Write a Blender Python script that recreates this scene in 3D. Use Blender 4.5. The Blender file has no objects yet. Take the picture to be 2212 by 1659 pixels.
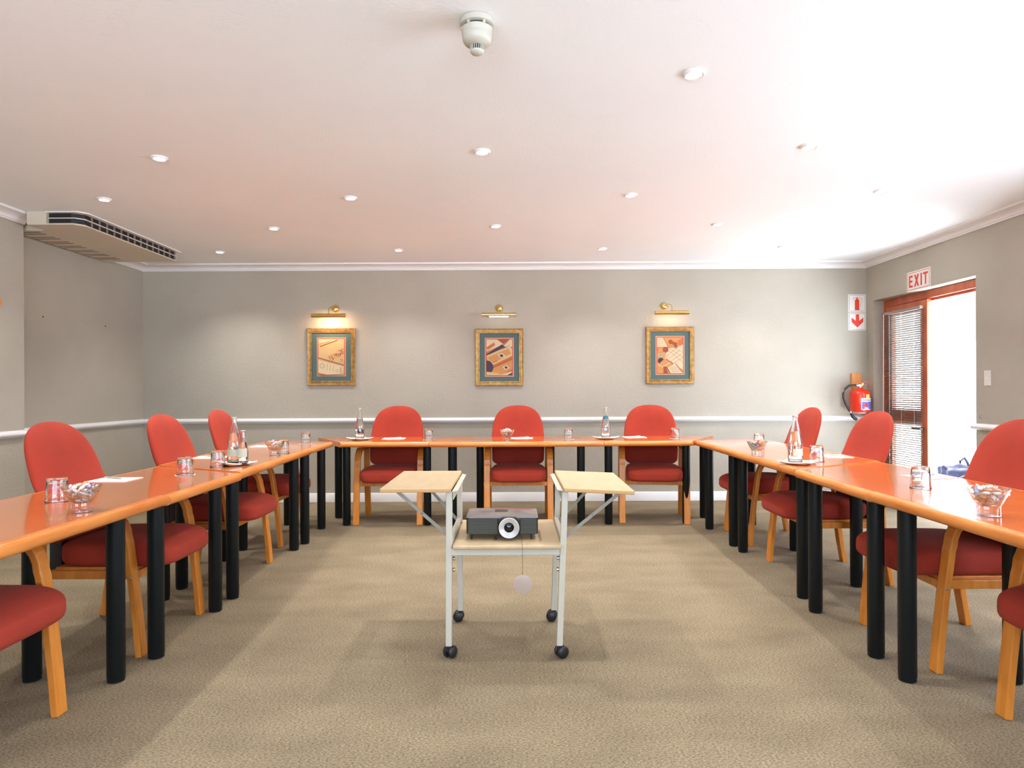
import bpy, bmesh, math, random
from mathutils import Vector, Matrix
random.seed(7)
R = math.radians
sc = bpy.context.scene
C = sc.collection

# ------------------------------------------------------------------ camera, world, light, exposure
HC = 1.175
cam_d = bpy.data.cameras.new('camera')
cam_d.sensor_width = 36.0
cam_d.lens = 1430.0 / 2212.0 * 36.0
cam_d.shift_y = 0.0068
cam_d.clip_start = 0.02
cam = bpy.data.objects.new('camera', cam_d)
cam.location = (0, 0, HC)
cam.rotation_euler = (R(90), 0.0046, 0)
C.objects.link(cam)
sc.camera = cam
sc.view_settings.view_transform = 'Standard'
sc.view_settings.look = 'None'
sc.view_settings.gamma = 1
sc.view_settings.use_curve_mapping = False
sc.view_settings.exposure = 0.52
sc.cycles.max_bounces = 10
sc.cycles.diffuse_bounces = 6
sc.cycles.glossy_bounces = 4
sc.cycles.transmission_bounces = 10
sc.cycles.transparent_max_bounces = 12
sc.cycles.sample_clamp_indirect = 20
sc.cycles.caustics_refractive = False
sc.cycles.caustics_reflective = False

w = bpy.data.worlds.new('bright_overcast_sky')
sc.world = w
w.use_nodes = True
wn = w.node_tree.nodes
wl = w.node_tree.links
geo = wn.new('ShaderNodeTexCoord'); sepx = wn.new('ShaderNodeSeparateXYZ'); wr = wn.new('ShaderNodeValToRGB')
wl.new(geo.outputs['Generated'], sepx.inputs[0])
wmap = wn.new('ShaderNodeMapRange'); wmap.inputs['From Min'].default_value = -1; wmap.inputs['From Max'].default_value = 1
wl.new(sepx.outputs['Z'], wmap.inputs['Value']); wl.new(wmap.outputs[0], wr.inputs['Fac'])
wr.color_ramp.elements[0].position = .47; wr.color_ramp.elements[0].color = (.70, .80, .92, 1)     # sunlit paving below the horizon
wr.color_ramp.elements[1].position = .53; wr.color_ramp.elements[1].color = (.42, .50, .62, 1)     # hazy sky above it
wl.new(wr.outputs['Color'], wn['Background'].inputs['Color'])
wn['Background'].inputs['Strength'].default_value = 15.0

XL, XR, YB, YF, ZC = -3.93, 3.785, 7.06, -2.4, 2.53     # inner faces of the room
XN, YN = -3.735, 5.07                                   # the nearer stretch of the left wall stands further in
DOOR = (5.40, 6.93, 2.10)                               # opening in the right wall: y0, y1, head height
WIN1 = (0.2, 3.5, 0.80, 2.05)                           # window in the right wall beside the camera
ADDED_WIN = (-3.0, 2.4, 0.9, 2.15)                           # unseen opening added behind the camera to even out the light: x0, x1, z0, z1

def daylight(name, loc, rot, sx, sy):
    l = bpy.data.lights.new(name, 'AREA')
    l.shape = 'RECTANGLE'; l.size = sx; l.size_y = sy
    l.cycles.is_portal = True
    o = bpy.data.objects.new(name, l); o.location = loc; o.rotation_euler = rot
    C.objects.link(o)
daylight('door_daylight', (XR + .2, (DOOR[0]+DOOR[1])/2, DOOR[2]/2), (0, R(90), 0), DOOR[2], DOOR[1]-DOOR[0])
daylight('side_window_daylight', (XR + .2, (WIN1[0]+WIN1[1])/2, (WIN1[2]+WIN1[3])/2), (0, R(90), 0), WIN1[3]-WIN1[2], WIN1[1]-WIN1[0])
daylight('added_rear_daylight', ((ADDED_WIN[0]+ADDED_WIN[1])/2, YF - .2, (ADDED_WIN[2]+ADDED_WIN[3])/2), (R(90), 0, 0), ADDED_WIN[1]-ADDED_WIN[0], ADDED_WIN[3]-ADDED_WIN[2])

SPOT_W = 58.0
sun_d = bpy.data.lights.new('sun', 'SUN'); sun_d.energy = 54.0; sun_d.angle = R(.6); sun_d.color = (.94, .98, 1.0)
sun = bpy.data.objects.new('sun', sun_d); C.objects.link(sun)
sun.rotation_euler = Vector((.06, -.42, -.9)).to_track_quat('-Z', 'Y').to_euler()
# ------------------------------------------------------------------ materials
def mat(name, col, rough=0.5, metal=0.0, **kw):
    m = bpy.data.materials.new(name); m.use_nodes = True
    b = m.node_tree.nodes['Principled BSDF']
    b.inputs['Base Color'].default_value = (*col, 1)
    b.inputs['Roughness'].default_value = rough
    b.inputs['Metallic'].default_value = metal
    for k, v in kw.items():
        b.inputs[k.replace('_', ' ')].default_value = v
    return m
def nd(m, t, **kw):
    n = m.node_tree.nodes.new(t)
    for k, v in kw.items(): setattr(n, k, v)
    return n
def noisy(m, c1, c2, scale=(1, 1, 1), nscale=5.0, detail=4.0, lo=.35, hi=.65, bump=0.0, bscale=None, bdist=.002, distort=0.0, coord='Object'):
    """two-colour noise in the base colour, with optional bump"""
    L = m.node_tree.links; b = m.node_tree.nodes['Principled BSDF']
    tc = nd(m, 'ShaderNodeTexCoord'); mp = nd(m, 'ShaderNodeMapping')
    mp.inputs['Scale'].default_value = scale
    L.new(tc.outputs[coord], mp.inputs['Vector'])
    n = nd(m, 'ShaderNodeTexNoise'); n.inputs['Scale'].default_value = nscale
    n.inputs['Detail'].default_value = detail; n.inputs['Distortion'].default_value = distort
    L.new(mp.outputs[0], n.inputs['Vector'])
    r = nd(m, 'ShaderNodeValToRGB')
    r.color_ramp.elements[0].position = lo; r.color_ramp.elements[0].color = (*c1, 1)
    r.color_ramp.elements[1].position = hi; r.color_ramp.elements[1].color = (*c2, 1)
    L.new(n.outputs['Fac'], r.inputs['Fac']); L.new(r.outputs['Color'], b.inputs['Base Color'])
    if bump:
        n2 = nd(m, 'ShaderNodeTexNoise'); n2.inputs['Scale'].default_value = bscale or nscale
        n2.inputs['Detail'].default_value = 3
        L.new(mp.outputs[0], n2.inputs['Vector'])
        bp = nd(m, 'ShaderNodeBump'); bp.inputs['Strength'].default_value = bump; bp.inputs['Distance'].default_value = bdist
        L.new(n2.outputs['Fac'], bp.inputs['Height']); L.new(bp.outputs['Normal'], b.inputs['Normal'])
    return m

M = {}
M['wall'] = noisy(mat('taupe_textured_paint', (.5, .45, .38), .75), (.39, .36, .295), (.44, .405, .335), nscale=1.3, bump=.45, bscale=55, bdist=.006)
M['ceiling'] = noisy(mat('white_ceiling_paint', (.8, .78, .76), .85), (.85, .885, .91), (.89, .915, .935), nscale=.9, bump=.28, bscale=70, bdist=.005)
M['white'] = mat('white_gloss_paint', (.80, .79, .79), .4)
M['plastic'] = mat('white_plastic', (.74, .71, .66), .4)
M['signplastic'] = mat('sign_white_plastic', (.82, .80, .77), .35)
M['red'] = mat('sign_red', (.75, .045, .02), .4)
M['vane'] = mat('vane_grey_brown', (.26, .20, .17), .5)
M['detector'] = mat('aged_white_plastic', (.50, .47, .40), .45)
M['dark'] = mat('dark_recess', (.012, .010, .009), .6)
M['darkbrown'] = mat('dark_brown_plastic', (.07, .045, .035), .5)
M['beige'] = noisy(mat('beige_casing', (.48, .42, .33), .45), (.60, .53, .42), (.65, .58, .46), nscale=3)
M['black'] = mat('black_powder_coat', (.005, .008, .009), .42, Specular_IOR_Level=.3)
M['blackplastic'] = mat('black_plastic', (.014, .014, .016), .42)
M['top'] = mat('cherry_veneer', (.5, .13, .03), .16)
noisy(M['top'], (.50, .125, .020), (.66, .20, .040), scale=(1.0, 7.0, 1), nscale=3.0, detail=6, lo=.3, hi=.72, distort=1.2)
M['top'].node_tree.nodes['Principled BSDF'].inputs['Coat Weight'].default_value = .6
M['top'].node_tree.nodes['Principled BSDF'].inputs['Coat Roughness'].default_value = .09
M['rail'] = noisy(mat('cherry_moulding', (.7, .2, .04), .28), (.58, .165, .025), (.74, .27, .06), scale=(1, 1, 6), nscale=5, detail=5, lo=.3, hi=.7)
M['wood'] = noisy(mat('orange_beech', (.72, .27, .05), .34), (.60, .195, .024), (.76, .29, .045), scale=(6, 6, 1), nscale=5, detail=5, lo=.3, hi=.7)
M['fabric'] = mat('red_wool_fabric', (.5, .06, .04), .92)
noisy(M['fabric'], (.285, .024, .010), (.39, .036, .015), nscale=3, detail=8, lo=.3, hi=.7, bump=.25, bscale=420, bdist=.001)
M['fabric'].node_tree.nodes['Principled BSDF'].inputs['Sheen Weight'].default_value = .07
M['fabric'].node_tree.nodes['Principled BSDF'].inputs['Sheen Tint'].default_value = (1, .45, .30, 1)
M['fabric'].node_tree.nodes['Principled BSDF'].inputs['Sheen Roughness'].default_value = .4
M['steel'] = mat('steel', (.6, .6, .58), .3, 1.0)
M['cartmetal'] = mat('cream_painted_steel', (.54, .515, .43), .4)
M['brace'] = mat('grey_strip_steel', (.27, .25, .20), .45, .3)
M['beech'] = noisy(mat('pale_beech_laminate', (.66, .47, .26), .4), (.48, .35, .20), (.55, .415, .245), scale=(6, 1, 1), nscale=4, detail=6, lo=.3, hi=.7)
M['beechedge'] = mat('beech_edge', (.56, .33, .12), .4)
M['brass'] = mat('polished_brass', (.80, .58, .22), .18, 1.0)
M['gold'] = noisy(mat('gilt_frame', (.5, .3, .1), .40, .6), (.34, .17, .045), (.50, .30, .10), nscale=30)
M['teal'] = mat('teal_mount_card', (.075, .13, .125), .7)
M['pinkline'] = mat('bevel_card', (.75, .38, .24), .6)
M['redline'] = mat('red_card', (.50, .07, .04), .6)
M['paper'] = mat('white_paper', (.86, .85, .83), .7)
M['china'] = mat('white_china', (.84, .81, .75), .15)
M['doily'] = mat('white_doily_paper', (.84, .83, .82), .8)
M['penp'] = mat('grey_green_pen', (.42, .46, .38), .35)
M['redpaint'] = mat('extinguisher_red', (.72, .035, .012), .22)
M['rubber'] = mat('black_rubber', (.02, .022, .025), .5)
M['label'] = mat('white_label', (.82, .82, .85), .5)
M['blue'] = mat('label_blue', (.16, .16, .62), .5)
M['yellow'] = mat('yellow_sticker', (.85, .62, .10), .5)
M['purple'] = mat('purple_ink', (.18, .10, .40), .5)
M['mahog'] = noisy(mat('mahogany_varnish', (.35, .07, .025), .3), (.38, .075, .025), (.52, .12, .04), scale=(3, 3, 1), nscale=4, detail=5)
M['slat'] = mat('blind_slat_taupe', (.30, .25, .21), .5)
M['bag'] = noisy(mat('navy_nylon', (.02, .02, .05), .6), (.008, .008, .020), (.014, .014, .032), nscale=8, bump=.3, bscale=12, bdist=.02)
M['bag'].node_tree.nodes['Principled BSDF'].inputs['Specular IOR Level'].default_value = .15
M['dim_outwall'] = mat('dimmed_grey_render', (.40, .40, .40), .8)  # white wall dimmed by grey put into its colour
M['patio'] = noisy(mat('pale_paving', (.8, .8, .8), .8), (.76, .76, .76), (.84, .84, .84), nscale=3)
M['greyshiny'] = mat('glossy_dark_lid', (.17, .15, .148), .12)
M['silver'] = mat('silver_ring', (.62, .62, .60), .3, .35)
M['charcoal'] = mat('charcoal_body', (.009, .010, .007), .4)
M['ventbar'] = mat('vent_bar_grey', (.10, .10, .07), .3)
M['lensblack'] = mat('lens_coating', (.004, .004, .006), .04)
M['clearcap'] = mat('clear_smoky_plastic', (.50, .40, .345), .3, Alpha=.75)
M['cap_al'] = mat('bottle_cap', (.66, .66, .62), .3, .6)
M['tag'] = mat('teal_bottle_label', (.03, .18, .24), .5)
M['greylabel'] = mat('pale_bottle_label', (.55, .62, .50), .6)
M['candy'] = mat('wrapper_white', (.80, .74, .70), .35)
M['candy2'] = mat('wrapper_brown', (.55, .25, .13), .35)
M['candy3'] = mat('wrapper_lilac', (.45, .42, .66), .35)
M['candy4'] = mat('wrapper_peach', (.80, .46, .30), .35)

def glassmat(name, col, ior=1.5):
    m = bpy.data.materials.new(name); m.use_nodes = True
    b = m.node_tree.nodes['Principled BSDF']
    b.inputs['Base Color'].default_value = (*col, 1); b.inputs['Roughness'].default_value = 0.0
    b.inputs['Transmission Weight'].default_value = 1.0; b.inputs['IOR'].default_value = ior
    return m
M['glass'] = glassmat('clear_glass', (.985, .99, .99)); M['thinglass'] = None
M['water'] = glassmat('water', (.98, .99, .99), 1.33)
def pane():
    m = bpy.data.materials.new('window_pane_glass'); m.use_nodes = True
    t = m.node_tree; t.nodes.clear()
    o = t.nodes.new('ShaderNodeOutputMaterial'); mx = t.nodes.new('ShaderNodeMixShader')
    tr = t.nodes.new('ShaderNodeBsdfTransparent'); gl = t.nodes.new('ShaderNodeBsdfGlossy'); lw = t.nodes.new('ShaderNodeLayerWeight'); lw.inputs['Blend'].default_value = .5; fr = t.nodes.new('ShaderNodeMath'); fr.operation = 'POWER'; fr.inputs[1].default_value = 3.2; t.links.new(lw.outputs['Facing'], fr.inputs[0]); ad = t.nodes.new('ShaderNodeMath'); ad.inputs[1].default_value = .05; ad.use_clamp = True; t.links.new(fr.outputs[0], ad.inputs[0]); fr = ad
    gl.inputs['Roughness'].default_value = .02; tr.inputs['Color'].default_value = (.93, .95, .95, 1)
    t.links.new(fr.outputs[0], mx.inputs[0]); t.links.new(tr.outputs[0], mx.inputs[1]); t.links.new(gl.outputs[0], mx.inputs[2])
    t.links.new(mx.outputs[0], o.inputs[0])
    return m
M['pane'] = pane()
M['thinglass'] = pane(); M['thinglass'].name = 'thin_clear_glass'
for q in M['thinglass'].node_tree.nodes:
    if q.bl_idname == 'ShaderNodeMath' and q.operation == 'POWER': q.inputs[1].default_value = 1.9
    if q.bl_idname == 'ShaderNodeMath' and q.operation == 'ADD': q.inputs[1].default_value = .07
def emit(name, col, s):
    m = bpy.data.materials.new(name); m.use_nodes = True
    b = m.node_tree.nodes['Principled BSDF']
    b.inputs['Base Color'].default_value = (*col, 1)
    b.inputs['Emission Color'].default_value = (*col, 1); b.inputs['Emission Strength'].default_value = s
    return m
M['bulb'] = emit('halogen_bulb', (1, .95, .88), 14)
M['tube'] = emit('picture_light_tube', (1, .78, .5), 6)

def carpet():
    m = mat('woven_carpet', (.3, .25, .18), .95)
    t = m.node_tree; L = t.links; b = t.nodes['Principled BSDF']
    tc = nd(m, 'ShaderNodeTexCoord')
    mp = nd(m, 'ShaderNodeMapping'); mp.inputs['Scale'].default_value = (1, 1.9, 1)
    L.new(tc.outputs['Object'], mp.inputs['Vector'])
    n = nd(m, 'ShaderNodeTexNoise'); n.inputs['Scale'].default_value = 105; n.inputs['Detail'].default_value = 3
    n2 = nd(m, 'ShaderNodeTexNoise'); n2.inputs['Scale'].default_value = 2.2; n2.inputs['Detail'].default_value = 5
    L.new(mp.outputs[0], n.inputs['Vector']); L.new(mp.outputs[0], n2.inputs['Vector'])
    r = nd(m, 'ShaderNodeValToRGB')
    r.color_ramp.elements[0].position = .36; r.color_ramp.elements[0].color = (.140, .108, .064, 1)
    r.color_ramp.elements[1].position = .64; r.color_ramp.elements[1].color = (.335, .262, .160, 1)
    L.new(n.outputs['Fac'], r.inputs['Fac'])
    r2 = nd(m, 'ShaderNodeValToRGB')
    r2.color_ramp.elements[0].position = .3; r2.color_ramp.elements[0].color = (.76, .74, .72, 1)
    r2.color_ramp.elements[1].position = .65; r2.color_ramp.elements[1].color = (1, 1, 1, 1)
    L.new(n2.outputs['Fac'], r2.inputs['Fac'])
    mx = nd(m, 'ShaderNodeMixRGB', blend_type='MULTIPLY'); mx.inputs['Fac'].default_value = 1
    L.new(r.outputs['Color'], mx.inputs['Color1']); L.new(r2.outputs['Color'], mx.inputs['Color2'])
    L.new(mx.outputs['Color'], b.inputs['Base Color'])
    bp = nd(m, 'ShaderNodeBump'); bp.inputs['Strength'].default_value = .5; bp.inputs['Distance'].default_value = .004
    L.new(n.outputs['Fac'], bp.inputs['Height']); L.new(bp.outputs['Normal'], b.inputs['Normal'])
    return m
M['carpet'] = carpet()

# ------------------------------------------------------------------ mesh helpers
def bx(bm, x0, x1, y0, y1, z0, z1, mi=0, rot=None, piv=None):
    vs = [bm.verts.new((x, y, z)) for x in (x0, x1) for y in (y0, y1) for z in (z0, z1)]
    fs = [(0, 1, 3, 2), (4, 6, 7, 5), (0, 4, 5, 1), (2, 3, 7, 6), (0, 2, 6, 4), (1, 5, 7, 3)]
    for f in fs:
        fc = bm.faces.new([vs[i] for i in f]); fc.material_index = mi
    if rot is not None:
        bmesh.ops.rotate(bm, verts=vs, cent=piv or ((x0+x1)/2, (y0+y1)/2, (z0+z1)/2), matrix=rot)
    return vs
def prism(bm, pts, z0, z1, mi=0, axis='z'):
    """extruded polygon; axis names the extrusion direction; pts in the other two axes"""
    def P(a, b, c):
        return {'z': (a, b, c), 'x': (c, a, b), 'y': (a, c, b)}[axis]
    lo = [bm.verts.new(P(a, b, z0)) for a, b in pts]; hi = [bm.verts.new(P(a, b, z1)) for a, b in pts]
    n = len(pts)
    fs = [bm.faces.new(lo[::-1]), bm.faces.new(hi)]
    for i in range(n): fs.append(bm.faces.new((lo[i], lo[(i+1) % n], hi[(i+1) % n], hi[i])))
    for f in fs: f.material_index = mi
    return lo + hi
def lathe(bm, prof, n=32, c=(0, 0, 0), mi=0, axis='z', cap=True):
    """profile of (radius, height); revolved about an axis through c"""
    rings = []
    for r, h in prof:
        ring = []
        for i in range(n):
            a = 2*math.pi*i/n; u, v = r*math.cos(a), r*math.sin(a)
            p = {'z': (u, v, h), 'y': (u, h, v), 'x': (h, u, v)}[axis]
            ring.append(bm.verts.new((p[0]+c[0], p[1]+c[1], p[2]+c[2])))
        rings.append(ring)
    for a, b in zip(rings, rings[1:]):
        for i in range(n):
            f = bm.faces.new((a[i], a[(i+1) % n], b[(i+1) % n], b[i])); f.material_index = mi
    if cap:
        for rg in (rings[0], rings[-1]):
            f = bm.faces.new(rg); f.material_index = mi
    return rings
def tube(bm, pts, r, n=10, mi=0):
    pts = [Vector(p) for p in pts]; rings = []
    for i, p in enumerate(pts):
        d = (pts[min(i+1, len(pts)-1)] - pts[max(i-1, 0)]).normalized()
        up = Vector((0, 0, 1)) if abs(d.z) < .95 else Vector((1, 0, 0))
        s = d.cross(up).normalized(); u = s.cross(d).normalized()
        rr = r[i] if isinstance(r, (list, tuple)) else r
        rings.append([bm.verts.new(p + rr*(math.cos(2*math.pi*k/n)*s + math.sin(2*math.pi*k/n)*u)) for k in range(n)])
    for a, b in zip(rings, rings[1:]):
        for k in range(n):
            f = bm.faces.new((a[k], a[(k+1) % n], b[(k+1) % n], b[k])); f.material_index = mi
    bm.faces.new(rings[0]).material_index = mi; bm.faces.new(rings[-1]).material_index = mi
def ribbon(bm, path, x0, x1, th):
    """bent strip: path in the y-z plane, from x0 to x1 wide, th thick"""
    pts = [Vector((0, p[0], p[1])) for p in path]; rings = []
    for i, p in enumerate(pts):
        d = (pts[min(i+1, len(pts)-1)] - pts[max(i-1, 0)]).normalized()
        nrm = Vector((0, -d.z, d.y))
        a, b = p + nrm*th/2, p - nrm*th/2
        rings.append([bm.verts.new((x0, a.y, a.z)), bm.verts.new((x1, a.y, a.z)), bm.verts.new((x1, b.y, b.z)), bm.verts.new((x0, b.y, b.z))])
    for a, b in zip(rings, rings[1:]):
        for k in range(4): bm.faces.new((a[k], a[(k+1) % 4], b[(k+1) % 4], b[k]))
    bm.faces.new(rings[0]); bm.faces.new(rings[-1])
def strip(bm, a, b, wd, th, side=(0, 1, 0)):
    """flat bar from a to b, wd wide along side, th thick"""
    a, b, s = Vector(a), Vector(b), Vector(side).normalized()
    d = (b-a).normalized(); n = d.cross(s).normalized()
    vs = []
    for p in (a, b):
        for u, v in ((-1, -1), (1, -1), (1, 1), (-1, 1)): vs.append(bm.verts.new(p + s*u*wd/2 + n*v*th/2))
    for f in ((3, 2, 1, 0), (4, 5, 6, 7), (0, 1, 5, 4), (1, 2, 6, 5), (2, 3, 7, 6), (3, 0, 4, 7)): bm.faces.new([vs[i] for i in f])

def obj(name, bm, mats, parent=None, smooth=False, bevel=0.0, seg=2, angle=40):
    bmesh.ops.recalc_face_normals(bm, faces=bm.faces)
    me = bpy.data.meshes.new(name); bm.to_mesh(me); bm.free()
    for m in (mats if isinstance(mats, (list, tuple)) else [mats]): me.materials.append(M[m] if isinstance(m, str) else m)
    if smooth:
        me.polygons.foreach_set('use_smooth', [True]*len(me.polygons))
        try: me.set_sharp_from_angle(angle=R(angle))
        except Exception: pass
    o = bpy.data.objects.new(name, me); C.objects.link(o)
    if parent is not None: o.parent = parent
    if bevel:
        md = o.modifiers.new('bevel', 'BEVEL'); md.width = bevel; md.segments = seg; md.limit_method = 'ANGLE'; md.angle_limit = R(50)
    return o
def NB(): return bmesh.new()
def tag(o, label, cat, group=None, kind=None):
    o['label'] = label; o['category'] = cat
    if group: o['group'] = group
    if kind: o['kind'] = kind
    return o
def thing(name, label, cat, loc=(0, 0, 0), rz=0.0, group=None):
    o = bpy.data.objects.new(name, None); C.objects.link(o)
    o.location = loc; o.rotation_euler = (0, 0, rz); o.empty_display_size = .1
    return tag(o, label, cat, group)
def dup(root, loc, rz=0.0, label=None, group=None):
    r = root.copy(); C.objects.link(r); r.location = loc; r.rotation_euler = (0, 0, rz)
    if label: r['label'] = label
    if group: r['group'] = group
    for ch in list(root.children):
        c = ch.copy(); C.objects.link(c); c.parent = r
        for g in list(ch.children):
            d = g.copy(); C.objects.link(d); d.parent = c
    return r
def struct(name, bm, m, **kw):
    o = obj(name, bm, m, **kw); o['kind'] = 'structure'
    if not kw.get('parent'):
        o['label'] = STRUCT_LABEL.get(name, name.replace('_', ' ')); o['category'] = name.split('_')[0]
    return o
STRUCT_LABEL = {
 'floor': 'beige brown woven carpet floor of the meeting room', 'ceiling': 'white textured ceiling with recessed downlights',
 'wall_back': 'taupe textured wall at the far end with three pictures', 'wall_right': 'taupe wall on the right with the exit doorway',
 'wall_left': 'taupe left wall with the ceiling air conditioner above', 'wall_front': 'taupe wall behind the camera',
 'trim_1': 'white crown moulding along the far wall', 'trim_2': 'white crown moulding along the right wall',
 'trim_3': 'white crown moulding along the near stretch of left wall', 'trim_4': 'white crown moulding along the recessed left wall',
 'trim_5': 'white dado rail along the far wall', 'trim_6': 'white dado rail along the right wall beside the doorway',
 'trim_7': 'white dado rail along the near stretch of left wall', 'trim_8': 'white dado rail along the recessed left wall',
 'trim_9': 'short white dado rail between far corner and doorway',
 'baseboard_back': 'white baseboard along the far wall', 'baseboard_left': 'white baseboard along the left wall', 'baseboard_right': 'white baseboard along the right wall',
 'patio_floor': 'sunlit pale paving outside the doorway', 'wall_added_outside': 'grey wall added across the patio to dim the doorway view',
}

# ------------------------------------------------------------------ room shell
T = .18
b = NB(); bx(b, XL-.3, XR+T, YF-.3, YB+.3, -.12, 0); struct('floor', b, 'carpet')
b = NB(); bx(b, XL-.3, XR+T, YF-.3, YB+.3, ZC, ZC+.15); struct('ceiling', b, 'ceiling')
b = NB(); bx(b, XL-.2, XR+T, YB, YB+.2, 0, ZC); struct('wall_back', b, 'wall')
b = NB(); prism(b, [(XL-.2, YF), (XN, YF), (XN, YN), (XL, YN), (XL, YB), (XL-.2, YB)], 0, ZC); struct('wall_left', b, 'wall')
b = NB()
y0, y1, zh = DOOR; a0, a1, az0, az1 = WIN1
bx(b, XR, XR+T, YF, a0, 0, ZC); bx(b, XR, XR+T, a0, a1, 0, az0); bx(b, XR, XR+T, a0, a1, az1, ZC)
bx(b, XR, XR+T, a1, y0, 0, ZC); bx(b, XR, XR+T, y0, y1, zh, ZC); bx(b, XR, XR+T, y1, YB, 0, ZC)
struct('wall_right', b, 'wall')
b = NB(); c0, c1, cz0, cz1 = ADDED_WIN
bx(b, XL-.2, c0, YF-.2, YF, 0, ZC); bx(b, c1, XR+T, YF-.2, YF, 0, ZC); bx(b, c0, c1, YF-.2, YF, 0, cz0); bx(b, c0, c1, YF-.2, YF, cz1, ZC)
struct('wall_front', b, 'wall')
b = NB(); bx(b, XR+T, 6.4, 4.6, 9.5, -.12, -.02); struct('patio_floor', b, 'patio')

b = NB(); bx(b, 6.4, 6.6, 4.6, 9.5, -.12, 3.2); struct('wall_added_outside', b, 'dim_outwall')  # added to hold down the brightness behind the blind slats

# window frames beside the camera and in the light opening added behind it (out of the picture)
def window_frame(name, lab, along, p, q, z0, z1, at, n):
    b = NB(); s = .05
    def bar(u0, u1, w0, w1):
        if along == 'y': bx(b, at, at+.06, u0, u1, w0, w1)
        else: bx(b, u0, u1, at, at+.06, w0, w1)
    bar(p, q, z0, z0+s); bar(p, q, z1-s, z1); bar(p, p+s, z0, z1); bar(q-s, q, z0, z1)
    for i in range(1, n):
        u = p + (q-p)*i/n; bar(u-s/2, u+s/2, z0, z1)
    o = obj(name, b, 'mahog'); o['kind'] = 'structure'; o['label'] = lab; o['category'] = 'window'
window_frame('window_1', 'mahogany window frame in the right wall beside the camera', 'y', *WIN1, XR+.06, 5)
window_frame('added_window', 'mahogany frame of the unseen window added for light behind the camera', 'x', *ADDED_WIN, YF-.12, 5)

# crown moulding, dado rail, baseboards: profile points are (distance from wall, height)
def moulding(name, prof, p, q, out, m='white', mit=(0, 0)):
    """profile swept from p to q (x, y), out = unit vector into the room; mit lengthens each end per unit of depth"""
    d = Vector((q[0]-p[0], q[1]-p[1])).normalized(); b = NB(); ends = []
    for e, (pt, sg) in enumerate(((p, -1), (q, 1))):
        ends.append([b.verts.new((pt[0] + out[0]*t + sg*d.x*mit[e]*t, pt[1] + out[1]*t + sg*d.y*mit[e]*t, z)) for t, z in prof])
    n = len(prof)
    for i in range(n): b.faces.new((ends[0][i], ends[0][(i+1) % n], ends[1][(i+1) % n], ends[1][i]))
    b.faces.new(ends[0]); b.faces.new(ends[1])
    return struct(name, b, m, smooth=True, angle=35)
cz = 2.465
crown = [(0, cz), (.012, cz), (.014, cz+.010), (.024, cz+.012)]
for i in range(1, 7):
    a = R(90)*i/7; crown.append((.024 + .066*(1-math.cos(a)), cz+.012 + .034*math.sin(a)))
crown += [(.094, cz+.048), (.106, cz+.050), (.108, ZC), (0, ZC)]
moulding('trim_1', crown, (XL, YB), (XR, YB), (0, -1), mit=(-1, -1))
moulding('trim_2', crown, (XR, YF), (XR, YB), (-1, 0), mit=(0, -1))
moulding('trim_3', crown, (XN, YF), (XN, YN), (1, 0), mit=(0, 0))
moulding('trim_4', crown, (XL, YN), (XL, YB), (1, 0), mit=(0, -1))
dz = .868
dado = [(0, dz-.026), (.012, dz-.026)] + [(.012 + .024*math.cos(R(a)), dz + .022*math.sin(R(a))) for a in range(-90, 91, 18)] + [(.012, dz+.026), (0, dz+.026)]
moulding('trim_5', dado, (XL, YB), (XR, YB), (0, -1), mit=(-1, 0))
moulding('trim_6', dado, (XR, YF), (XR, DOOR[0]+.02), (-1, 0))
moulding('trim_7', dado, (XN, YF), (XN, YN), (1, 0))
moulding('trim_8', dado, (XL, YN), (XL, YB), (1, 0), mit=(0, -1))
base = [(0, 0), (.014, 0), (.014, .085), (.008, .095), (0, .095)]
moulding('baseboard_back', base, (XL, YB), (XR, YB), (0, -1), mit=(-1, 0))
moulding('baseboard_left', base, (XN, YF), (XN, YN), (1, 0))
moulding('baseboard_right', base, (XR, YF), (XR, DOOR[0]), (-1, 0))

# ------------------------------------------------------------------ doorway with one closed leaf
dr = bpy.data.objects.new('door_1', None); C.objects.link(dr); dr.location = (XR+.11, (DOOR[0]+DOOR[1])/2, 0)
dr['kind'] = 'structure'; dr['label'] = 'mahogany double doorway, one glazed leaf closed and the other open to the bright patio'; dr['category'] = 'door'
ox, oy = dr.location.x, dr.location.y
def Y(y): return y - oy
b = NB()
bx(b, 0, .07, Y(DOOR[1]-.075), Y(DOOR[1]), 0, zh); bx(b, .03, .07, Y(DOOR[1]-.10), Y(DOOR[1]-.075), 0, zh-.10)
bx(b, 0, .07, Y(DOOR[0]), Y(DOOR[1]-.075), zh-.075, zh); bx(b, .03, .07, Y(DOOR[0]+.0), Y(DOOR[1]-.10), zh-.10, zh-.075)
bx(b, .04, .07, Y(DOOR[0]), Y(DOOR[0]+.03), 0, zh-.10)
obj('door_frame', b, 'mahog', dr, bevel=.004)
LY0, LY1, lz = 6.18, DOOR[1]-.077, zh-.082
b = NB(); s = .105
bx(b, -.018, .022, Y(LY0), Y(LY0+s), .008, lz); bx(b, -.018, .022, Y(LY1-s), Y(LY1), .008, lz)
bx(b, -.018, .022, Y(LY0+s), Y(LY1-s), lz-.10, lz); bx(b, -.018, .022, Y(LY0+s), Y(LY1-s), .82, .97); bx(b, -.018, .022, Y(LY0+s), Y(LY1-s), .008, .20)
leaf = obj('door_leaf', b, 'mahog', dr, bevel=.003)
b = NB(); bx(b, .000, .005, Y(LY0+s), Y(LY1-s), .20, .82); bx(b, .000, .005, Y(LY0+s), Y(LY1-s), .97, lz-.10)
obj('glass_pane', b, 'pane', leaf)
b = NB(); bx(b, -.010, .012, Y(LY0-.002), Y(LY0), .93, 1.10); obj('lock_plate', b, 'steel', leaf)
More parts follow.
